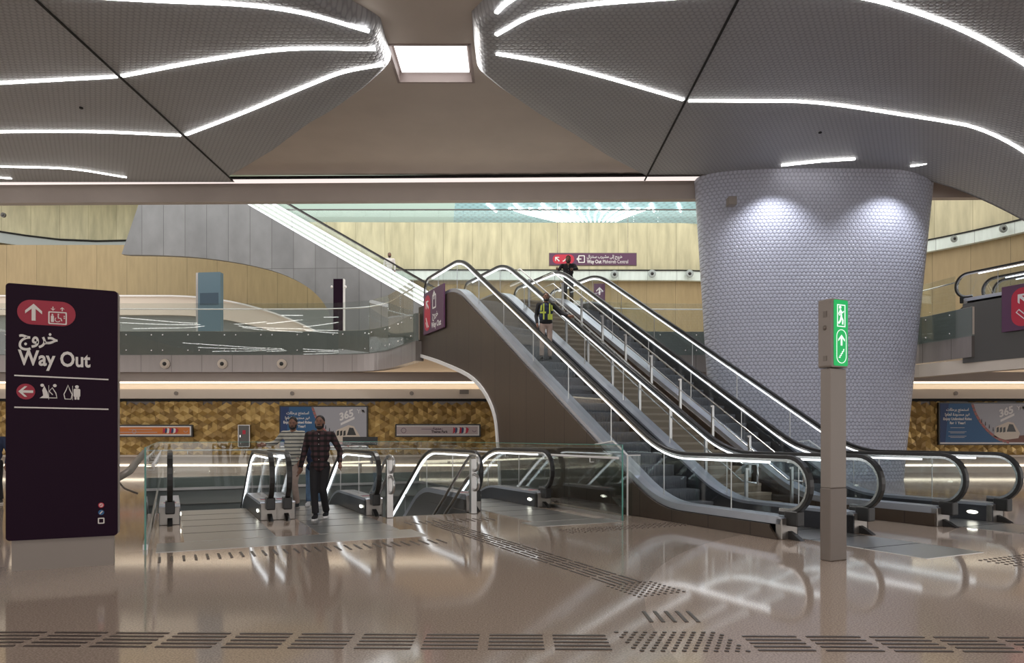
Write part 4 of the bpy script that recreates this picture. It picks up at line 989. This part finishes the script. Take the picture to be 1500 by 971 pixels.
# ------------------------------------------------------------------ posters on the tiled wall
YW = 30.33
def poster(px0, py0, pw, label, full=True):
    k = YW/F; b = at(px0, py0, YW); t = empty('advert_poster', (b.x, YW, b.z), 0, label, 'poster')
    Wd, Hh = pw*k, 59*k
    mb = MB(); mb.box(-.05, Wd+.05, 0, .14, -.05, Hh+.05); mb.build('frame', 'black', t)
    mb = MB(); mb.box(0, Wd, -.006, 0, 0, Hh); mb.build('sheet', 'sky', t)
    arc = [(x, Hh-(x-Wd*.36)/(Wd*.5)*Hh if False else 0) for x in ()]
    cpts = [tuple(p)[:2] for p in smoothcurve([(Wd*.37, Hh, 0), (Wd*.42, Hh*.72, 0), (Wd*.52, Hh*.40, 0), (Wd*.66, Hh*.14, 0), (Wd*.80, Hh*.03, 0)], 6)]
    mb = MB(); flat(mb, [(0, .06), (0, Hh)] + cpts + [(Wd*.80, .06)], -.007, .003, 0); flat(mb, [(0, .06), (0, Hh), (Wd*.10, Hh), (Wd*.06, .06)], -.0105, .002, 1); mb.build('blue_field', ['blue', 'bluedeep'], t)
    mb = MB(); flat(mb, stroke(cpts, .10), -.012, .003, 0)
    for i in range(0, len(cpts)-1, 2): flat(mb, [(cpts[i][0]-.04, cpts[i][1]-.02), (cpts[i][0]+.05, cpts[i][1]+.0), (cpts[i][0]+.06, cpts[i][1]-.05), (cpts[i][0]-.03, cpts[i][1]-.07)], -.016, .003, 1)
    mb.build('ribbon_art', [mat('poster_rose', (.38, .13, .12), .6), 'post_low'], t)
    # train
    mb = MB(); bx = Wd*.62
    flat(mb, [(bx, Hh*.18), (bx+.1, Hh*.42), (bx+.62, Hh*.55), (bx+.85, Hh*.52), (bx+1.12, Hh*.26), (bx+1.05, Hh*.14), (bx+.5, Hh*.1)], -.012, .003, 0)
    flat(mb, [(bx+.55, Hh*.30), (bx+.66, Hh*.49), (bx+.82, Hh*.48), (bx+.95, Hh*.30)], -.016, .003, 1)
    for i in range(3): flat(mb, [(bx+.12+i*.14, Hh*.28), (bx+.13+i*.14, Hh*.40), (bx+.22+i*.14, Hh*.42), (bx+.22+i*.14, Hh*.30)], -.016, .003, 1)
    flat(mb, [(Wd*.80, .06), (Wd*.70, Hh*.12), (bx+.3, Hh*.16), (Wd, Hh*.22), (Wd, .06)], -.009, .002, 2)
    for i in range(4): q = Wd*(.48+.045*i); zz = Hh*(.58-.07*i); flat(mb, rrect(q-.02, q+.02, zz-.1, zz+.02, .01), -.016, .003, 1); flat(mb, circ(q, zz+.045, .02, 8), -.016, .003, 1)
    mb.build('train_art', ['cream', 'black', mat('poster_brown', (.20, .09, .07), .6)], t)
    mb = MB(); flat(mb, [(Wd*.70, Hh*.60), (Wd*.86, Hh*.76), (Wd*.86, Hh*.70), (Wd*.70, Hh*.54)], -.013, .003, 0); flat(mb, [(0, 0), (Wd, 0), (Wd, .06), (0, .06)], -.008, .002, 0); mb.build('white_bars', 'whitepaint', t)
    text(t, '365', Wd*.69, Hh*.66, -.02, .42, 'whitepaint', .016, name='lettering', rot=-.32, shear=.25)
    c = Wd*.20
    text(t, arabic('استمتع برحلات'), c, Hh*.82, -.02, .16, 'whitepaint', .004, align='c')
    text(t, arabic('غير محدودة لعام!'), c, Hh*.70, -.02, .16, 'whitepaint', .004, align='c')
    text(t, 'Enjoy Unlimited Rides', c, Hh*.59, -.02, .15, 'whitepaint', .004, align='c', width=1.2); text(t, 'for 1 Year!', c, Hh*.49, -.02, .15, 'whitepaint', .004, align='c')
    mb = MB()
    for i, q in enumerate((.40, .30, .27, .19, .16)): flat(mb, [(c-.3-.08*(i % 2), Hh*q-.008), (c+.3+.08*(i % 2), Hh*q-.008), (c+.3+.08*(i % 2), Hh*q+.008), (c-.3-.08*(i % 2), Hh*q+.008)], -.016, .003)
    mb.build('small_print', 'white', t)
    mb = MB(); flat(mb, stroke([(Wd*.89, Hh*.94), (Wd*.91, Hh*.90), (Wd*.93, Hh*.94)], .03), -.016, .003); flat(mb, stroke([(Wd*.91, Hh*.90), (Wd*.91, Hh*.84)], .03), -.02, .003)
    flat(mb, stroke([(Wd*.94, Hh*.84), (Wd*.94, Hh*.93), (Wd*.957, Hh*.88), (Wd*.975, Hh*.93), (Wd*.975, Hh*.84)], .03), -.024, .003); mb.build('logo_marks', 'whitepaint', t)
poster(411, 655, 126, 'blue and grey advert poster with train and 365 behind the two men')
poster(1377, 650, 126, 'blue and grey advert poster with train and 365 right of the column')
def banner(px0, py0, pw, ph, base, label, pink):
    k = YW/F; b = at(px0, py0, YW); t = empty('advert_banner', (b.x, YW, b.z), 0, label, 'banner'); Wd, Hh = pw*k, ph*k
    mb = MB(); mb.prism(rrect(-.06, Wd+.06, -.06, Hh+.06, .05), 0, .14, 'y'); mb.build('frame', 'black', t)
    mb = MB(); mb.box(0, Wd, -.006, 0, 0, Hh); mb.build('border', 'whitepaint', t); mb = MB(); mb.box(.0, Wd-.06, -.010, -.006, .06, Hh-.05); mb.build('sheet', base, t)
    mb = MB(); q = Wd*.68; rr = random.Random(2)
    for i in range(7):
        x = q+i*.09; a = .08+rr.random()*.1; flat(mb, [(x, .08), (x+.1, .08+a*.4), (x+.14, Hh-.1-a*.3), (x+.03, Hh-.07)], -.016-.001*i, .003, (0, 1, 2, 0, 1, 2, 0)[i])
    mb.build('artwork', ['redlit', 'bluedeep', 'whitepaint'], t)
    mb = MB()
    for i in range(5): flat(mb, stroke([(.36+i*.05, Hh*.3), (.38+i*.05, Hh*.6)], .02), -.016, .003) if False else None
    frame_ring(mb, circ(.30, Hh/2, Hh*.26, 14), .02, -.014, .003, 0); flat(mb, stroke([(Wd*.94+.08*math.cos(a), Hh*.55+.08*math.sin(a)) for a in [3.3+i*.35 for i in range(9)]], .02), -.014, .003)
    flat(mb, [(Wd*.30, Hh*.62), (Wd*.56, Hh*.62), (Wd*.56, Hh*.67), (Wd*.30, Hh*.67)], -.014, .003); mb.build('logo_marking', 'pinkwhite' if not pink else 'purple2', t)
    if pink: text(t, 'Theme Park', Wd*.42, Hh*.27, -.016, .15, 'purple', .004, width=Wd*.2); text(t, arabic('مدينة'), Wd*.44, Hh*.58, -.016, .16, 'purple', .002)
    else: mb = MB(); flat(mb, [(Wd*.14, Hh*.32), (Wd*.62, Hh*.32), (Wd*.62, Hh*.38), (Wd*.14, Hh*.38)], -.014, .003); frame_ring(mb, circ(Wd*.36, Hh*.42, .09, 12), .02, -.015, .003, 0); mb.build('small_print', 'pinkwhite', t)
banner(150, 638, 130, 14, 'orange', 'orange advert banner on the gold tiled wall beside the totem', False)
banner(581, 638, 121, 15, 'pinkwhite', 'pale Theme Park banner on the gold tiled wall left of the arch', True)
t = empty('fire_cabinet', (at(349, 655, 30.3).x, 30.3, at(349, 655, 30.3).z), 0, 'grey fire equipment cabinet on the gold tiled wall', 'cabinet')
mb = MB(); mb.box(0, .5, -.04, .10, 0, .95); mb.build('body', 'steel', t, .01)
mb = MB(); mb.box(.03, .47, -.055, -.04, .03, .92); d = mb.build('door', 'cladsmooth', t); mb = MB(); mb.box(.09, .13, -.08, -.055, .42, .52); mb.build('handle', 'chrome', d)
mb = MB(); flat(mb, [(.2, .55), (.33, .55), (.33, .72), (.2, .72)], -.056); mb.build('red_symbol', 'redlit', t)
b = at(502, 652, 24); t = empty('display_screen', b, 0, 'black display panel behind the walking men', 'screen'); mb = MB(); mb.box(0, 1.16, 0, .08, 0, .28); mb.build('panel', 'black', t)
mb = MB(); mb.box(.53, .63, .02, .06, -b.z, 0); mb.build('post', 'post_low', t)

# ------------------------------------------------------------------ people
def remesh(o, vx=.012, sm=4):
    r = o.modifiers.new('remesh', 'REMESH'); r.mode = 'VOXEL'; r.voxel_size = vx; r.use_smooth_shade = True
    s_ = o.modifiers.new('smooth', 'SMOOTH'); s_.factor = .6; s_.iterations = sm
def person(name, label, loc, rz, h, J, shirt, trouser, shoe, sole='white', beard=True, bald=False, vest=False, hair='hair', headturn=0, lean=0):
    """J: joint positions in a 1.75 m body facing -Y; keys Lx = person's left (+x)"""
    t = empty(name, loc, rz, label, 'person'); k = h/1.75; t.scale = (k, k, k)
    D = {'pel': (0, 0, .95), 'che': (0, 0, 1.28), 'neck': (0, .0, 1.47), 'head': (0, -.02, 1.62),
         'shL': (.19, 0, 1.41), 'elL': (.25, .03, 1.13), 'haL': (.24, -.08, .88), 'shR': (-.19, 0, 1.41), 'elR': (-.25, .03, 1.13), 'haR': (-.24, -.08, .88),
         'hiL': (.09, 0, .93), 'knL': (.10, -.02, .50), 'anL': (.11, .02, .09), 'hiR': (-.09, 0, .93), 'knR': (-.10, -.02, .50), 'anR': (-.11, .02, .09)}
    D.update(J); D = {a: Vector(b) for a, b in D.items()}
    H = D['head']; R = Matrix.Rotation(headturn, 4, 'Z') @ Matrix.Rotation(lean, 4, 'X')
    def hp(x, y, z): return H + (R @ Vector((x, y, z)))
    mb = MB(); mb.ell(H, (.073, .092, .105), 20, rot=R); mb.ell(hp(0, -.025, -.055), (.055, .062, .062), 16, rot=R)
    mb.ell(hp(0, -.092, -.012), (.014, .022, .026), 10, rot=R); mb.ell(hp(0, -.078, .028), (.050, .018, .012), 10, rot=R)
    mb.ell(hp(0, -.078, -.058), (.026, .012, .010), 8, rot=R); mb.ell(hp(0, -.068, -.095), (.026, .022, .020), 10, rot=R)
    for s_ in (-1, 1): mb.ell(hp(s_*.076, .005, -.01), (.012, .022, .032), 8, rot=R)
    mb.tube([D['neck']-Vector((0, 0, .10)), H-Vector((0, -.01, .07))], [.06, .052], 12)
    for s_ in 'LR':
        e, w_ = D['el'+s_], D['ha'+s_]; d = (w_-e).normalized(); mb.tube([e, w_], [.040, .026], 10)
        sx = 1 if s_ == 'L' else -1; hd = D.get('hd'+s_, None); fd = (Vector(hd).normalized() if hd else d)
        side = fd.cross(Vector((0, 1, 0))) if abs(fd.y) < .8 else fd.cross(Vector((0, 0, 1))); side.normalize(); side = side if side.y <= 0 or True else side
        pl = fd.cross(Vector((sx, 0, 0)));  pl = pl.normalized() if pl.length > .1 else side   # across the palm
        inn = pl.cross(fd).normalized()
        c = w_+fd*.045; mb.tube([w_-fd*.01, w_+fd*.04, w_+fd*.085], [.025, .034, .034], 10)
        for i, L_ in enumerate((.062, .072, .068, .052)):
            b0 = w_+fd*.08+pl*(-.027+i*.018); m_ = b0+fd*L_*.5+inn*.004; e_ = b0+fd*L_*.9+inn*.022*(1)
            mb.tube([b0, m_, e_], [.0098, .0088, .007], 7)
        b0 = w_+fd*.02+pl*(-.028); mb.tube([b0, b0+fd*.03+pl*-.022, b0+fd*.062+pl*-.026], [.013, .011, .008], 7)
    o = mb.build('body', 'skin', t); remesh(o, .007, 3)
    # face details and hair
    if not bald:
        mb = MB(); mb.ell(hp(0, .018, .022), (.082, .092, .098), 18, rot=R)
        bmesh.ops.bisect_plane(mb.bm, geom=mb.bm.verts[:]+mb.bm.edges[:]+mb.bm.faces[:], plane_co=hp(0, -.03, .035), plane_no=(R @ Vector((0, -.75, -.62))), clear_outer=True)
        bmesh.ops.bisect_plane(mb.bm, geom=mb.bm.verts[:]+mb.bm.edges[:]+mb.bm.faces[:], plane_co=hp(0, 0, -.045), plane_no=(R @ Vector((0, 0, -1))), clear_outer=True)
        o = mb.build('hair', hair, t); sd = o.modifiers.new('thickness', 'SOLIDIFY'); sd.thickness = .012; sd.offset = -1
    if beard:
        mb = MB(); mb.ell(hp(0, -.045, -.085), (.054, .050, .038), 14, rot=R); mb.ell(hp(0, -.088, -.043), (.030, .010, .008), 10, rot=R)
        for s_ in (-1, 1): mb.ell(hp(s_*.058, -.022, -.05), (.016, .035, .05), 10, rot=R)
        o = mb.build('beard', hair, t)
    mb = MB()
    for s_ in (-1, 1): mb.ell(hp(s_*.030, -.082, .010), (.012, .008, .006), 8, rot=R)
    mb.build('eyes', 'black', t)
    mb = MB()
    for s_ in (-1, 1): mb.ell(hp(s_*.030, -.090, .034), (.019, .006, .004), 8, rot=R)
    mb.build('eyebrows', hair, t)
    # shirt
    p, c, n = D['pel'], D['che'], D['neck']
    mb = MB(); X = Vector((1, 0, 0))
    for q, r in ((p+Vector((0, 0, .03 if vest else -.07)), (.172, .124, .11)), (p+(c-p)*.35, (.158, .112, .13)), (p+(c-p)*.75, (.172, .118, .13)), (c+(n-c)*.3, (.182, .115, .12)), (c+(n-c)*.72, (.135, .09, .075))): mb.ell(q, r, 18)
    mb.tube([D['shL'], D['shR']], [.062, .062], 12)
    for s_ in 'LR':
        s0, e, w_ = D['sh'+s_], D['el'+s_], D['ha'+s_]; mb.tube([s0+(s0-e).normalized()*.03, s0, e, w_-(w_-e)*.06], [.050, .064, .052, .040], 12); mb.ell(e, (.05, .05, .05), 10); mb.ell(s0, (.066, .062, .062), 12)
    o = mb.build('shirt', shirt, t); remesh(o, .014, 5)
    mb = MB(); mb.tube([n+Vector((0, -.0, -.035)), n+Vector((0, -.006, .012))], [.078, .068], 16, caps=False)
    o = mb.build('collar', shirt, t); sd = o.modifiers.new('thickness', 'SOLIDIFY'); sd.thickness = .008
    mb = MB()
    for i in range(6): q = c+(n-c)*(.75-.0)-Vector((0, 0, i*.085)); mb.ell(q+Vector((0, -.118+.004*i if i else -.10, 0)), (.006, .004, .006), 6)
    mb.build('buttons', 'whitepaint', t)
    # trousers
    mb = MB(); mb.ell(p+Vector((0, 0, -.04)), (.142, .10, .09), 16)
    for s_ in 'LR':
        a, b_, c2 = D['hi'+s_], D['kn'+s_], D['an'+s_]; mb.tube([a+Vector((0, 0, .03)), a-Vector((0, 0, .05)), (a+b_)/2, b_, (b_+c2)/2, c2+Vector((0, 0, .02))], [.066, .084, .078, .064, .060, .060], 14)
    o = mb.build('trousers', trouser, t); remesh(o, .013, 4)
    for s_ in 'LR':
        a = D['an'+s_]; z = a.z-.085; mb = MB()
        mb.ell((a.x, a.y-.06, z+.045), (.044, .13, .042), 14); mb.ell((a.x, a.y+.005, z+.07), (.040, .055, .055), 12); bmesh.ops.bisect_plane(mb.bm, geom=mb.bm.verts[:]+mb.bm.edges[:]+mb.bm.faces[:], plane_co=(0, 0, z+.015), plane_no=(0, 0, -1), clear_outer=True)
        o = mb.build('shoe', shoe, t); mb = MB(); mb.prism([(a.x+.048*math.cos(q)*(1.0), a.y-.055+.14*math.sin(q)) for q in [i*PI/8 for i in range(16)]], z, z+.028, 'z'); mb.build('sole', sole, o)
    if vest:
        mb = MB(); mb.ell(p+(c-p)*.5, (.182, .130, .20), 18); mb.ell(p+(c-p)*.95, (.196, .136, .16), 18); mb.ell(c+(n-c)*.45, (.19, .125, .11), 18)
        o = mb.build('safety_vest', 'navy', t); remesh(o, .014, 3)
        mb = MB()
        for s_ in (-1, 1):
            mb.prism([(s_*.06, 1.43), (s_*.095, 1.43), (s_*.095, 1.02), (s_*.06, 1.02)], -.150, -.128, 'y'); mb.prism([(s_*.115, 1.40), (s_*.15, 1.38), (s_*.16, 1.25), (s_*.125, 1.25)], -.138, -.10, 'y')
        mb.prism([(-.17, 1.22), (-.02, 1.22), (-.02, 1.18), (-.17, 1.18)], -.148, -.10, 'y'); mb.prism([(.03, 1.16), (.15, 1.16), (.15, 1.02), (.03, 1.02)], -.150, -.12, 'y')
        mb.build('reflective_stripes', 'hivis', t)
    return t
p = at(429, 745, 14.9)
person('person', 'bearded man in striped shirt and beige trousers, hand on the escalator rail', (p.x, 14.9, .01), -.15, 1.93,
       {'head': (.03, -.06, 1.615), 'elR': (-.34, -.02, 1.24), 'haR': (-.46, -.20, 1.20), 'hdR': (-.6, -.7, -.05), 'elL': (.24, .05, 1.13), 'haL': (.17, -.05, .90), 'knL': (.07, -.08, .50), 'anL': (.05, .06, .09), 'knR': (-.09, -.06, .5), 'anR': (-.12, .04, .09)},
       'striped', 'beige', 'black', 'post', lean=.22, headturn=.2)
p = at(470, 761, 13.1)
person('person', 'bearded man in dark plaid shirt and black trousers, walking forward', (p.x, 13.05, .01), .05, 1.90,
       {'haL': (.35, -.12, .93), 'elL': (.32, .04, 1.14), 'elR': (-.27, .04, 1.12), 'haR': (-.33, -.02, .84), 'knL': (.07, -.12, .50), 'anL': (.07, .16, .10), 'knR': (-.07, -.14, .51), 'anR': (-.05, -.12, .085)},
       'plaid', 'blackcloth', 'blackcloth', 'whitepaint')
p = at(458, 742, 15.45)
person('person', 'person in blue jeans and white shoes hidden behind the two walking men', (p.x, 15.5, .01), 0, 1.66,
       {'anL': (.13, .1, .09), 'anR': (-.10, -.04, .09)}, 'navy', 'jeans', 'whitepaint', 'whitepaint')
vg = 16.75; zg = Nf(vg-V0, UA, UB, KS)
person('person', 'man in navy and yellow safety vest riding down the nearest escalator', tuple(W(9.02, vg, zg+.02)), TH-.35, 1.80,
       {'elL': (.38, -.06, 1.20), 'haL': (.55, -.24, 1.10), 'hdL': (.8, -.4, -.1), 'haR': (-.24, -.12, .90), 'knL': (.09, -.05, .5), 'knR': (-.10, -.02, .5)},
       'blackcloth', 'beige', 'black', 'black', beard=True, vest=True)
person('person', 'dark clothed person leaning on the escalator rail at the top', tuple(W(12.45, 21.5, Z1)), TH-.5, 1.93,
       {'pel': (0, .08, .95), 'head': (0, -.12, 1.58), 'neck': (0, -.06, 1.45), 'elL': (.26, -.22, 1.25), 'haL': (.12, -.42, 1.20), 'elR': (-.3, -.2, 1.22), 'haR': (-.34, -.45, 1.2)},
       'blackcloth', 'blackcloth', 'black', 'black', lean=.2)
p = at(570, 421, 33.6)
person('person', 'distant person in white top standing on the far lit escalator', (p.x, 33.7, 1.5+(640-424)*33.7/F), .2, 1.75, {}, 'white', 'navy', 'black', 'black')
p = at(-12, 735, 16)
person('person', 'person in navy patterned shirt cut off at left edge behind totem', (-11.55, 16, 0), .1, 1.80, {'elL': (.28, .02, 1.1), 'haL': (.27, -.06, .86)}, 'navy', 'blackcloth', 'black', 'white')
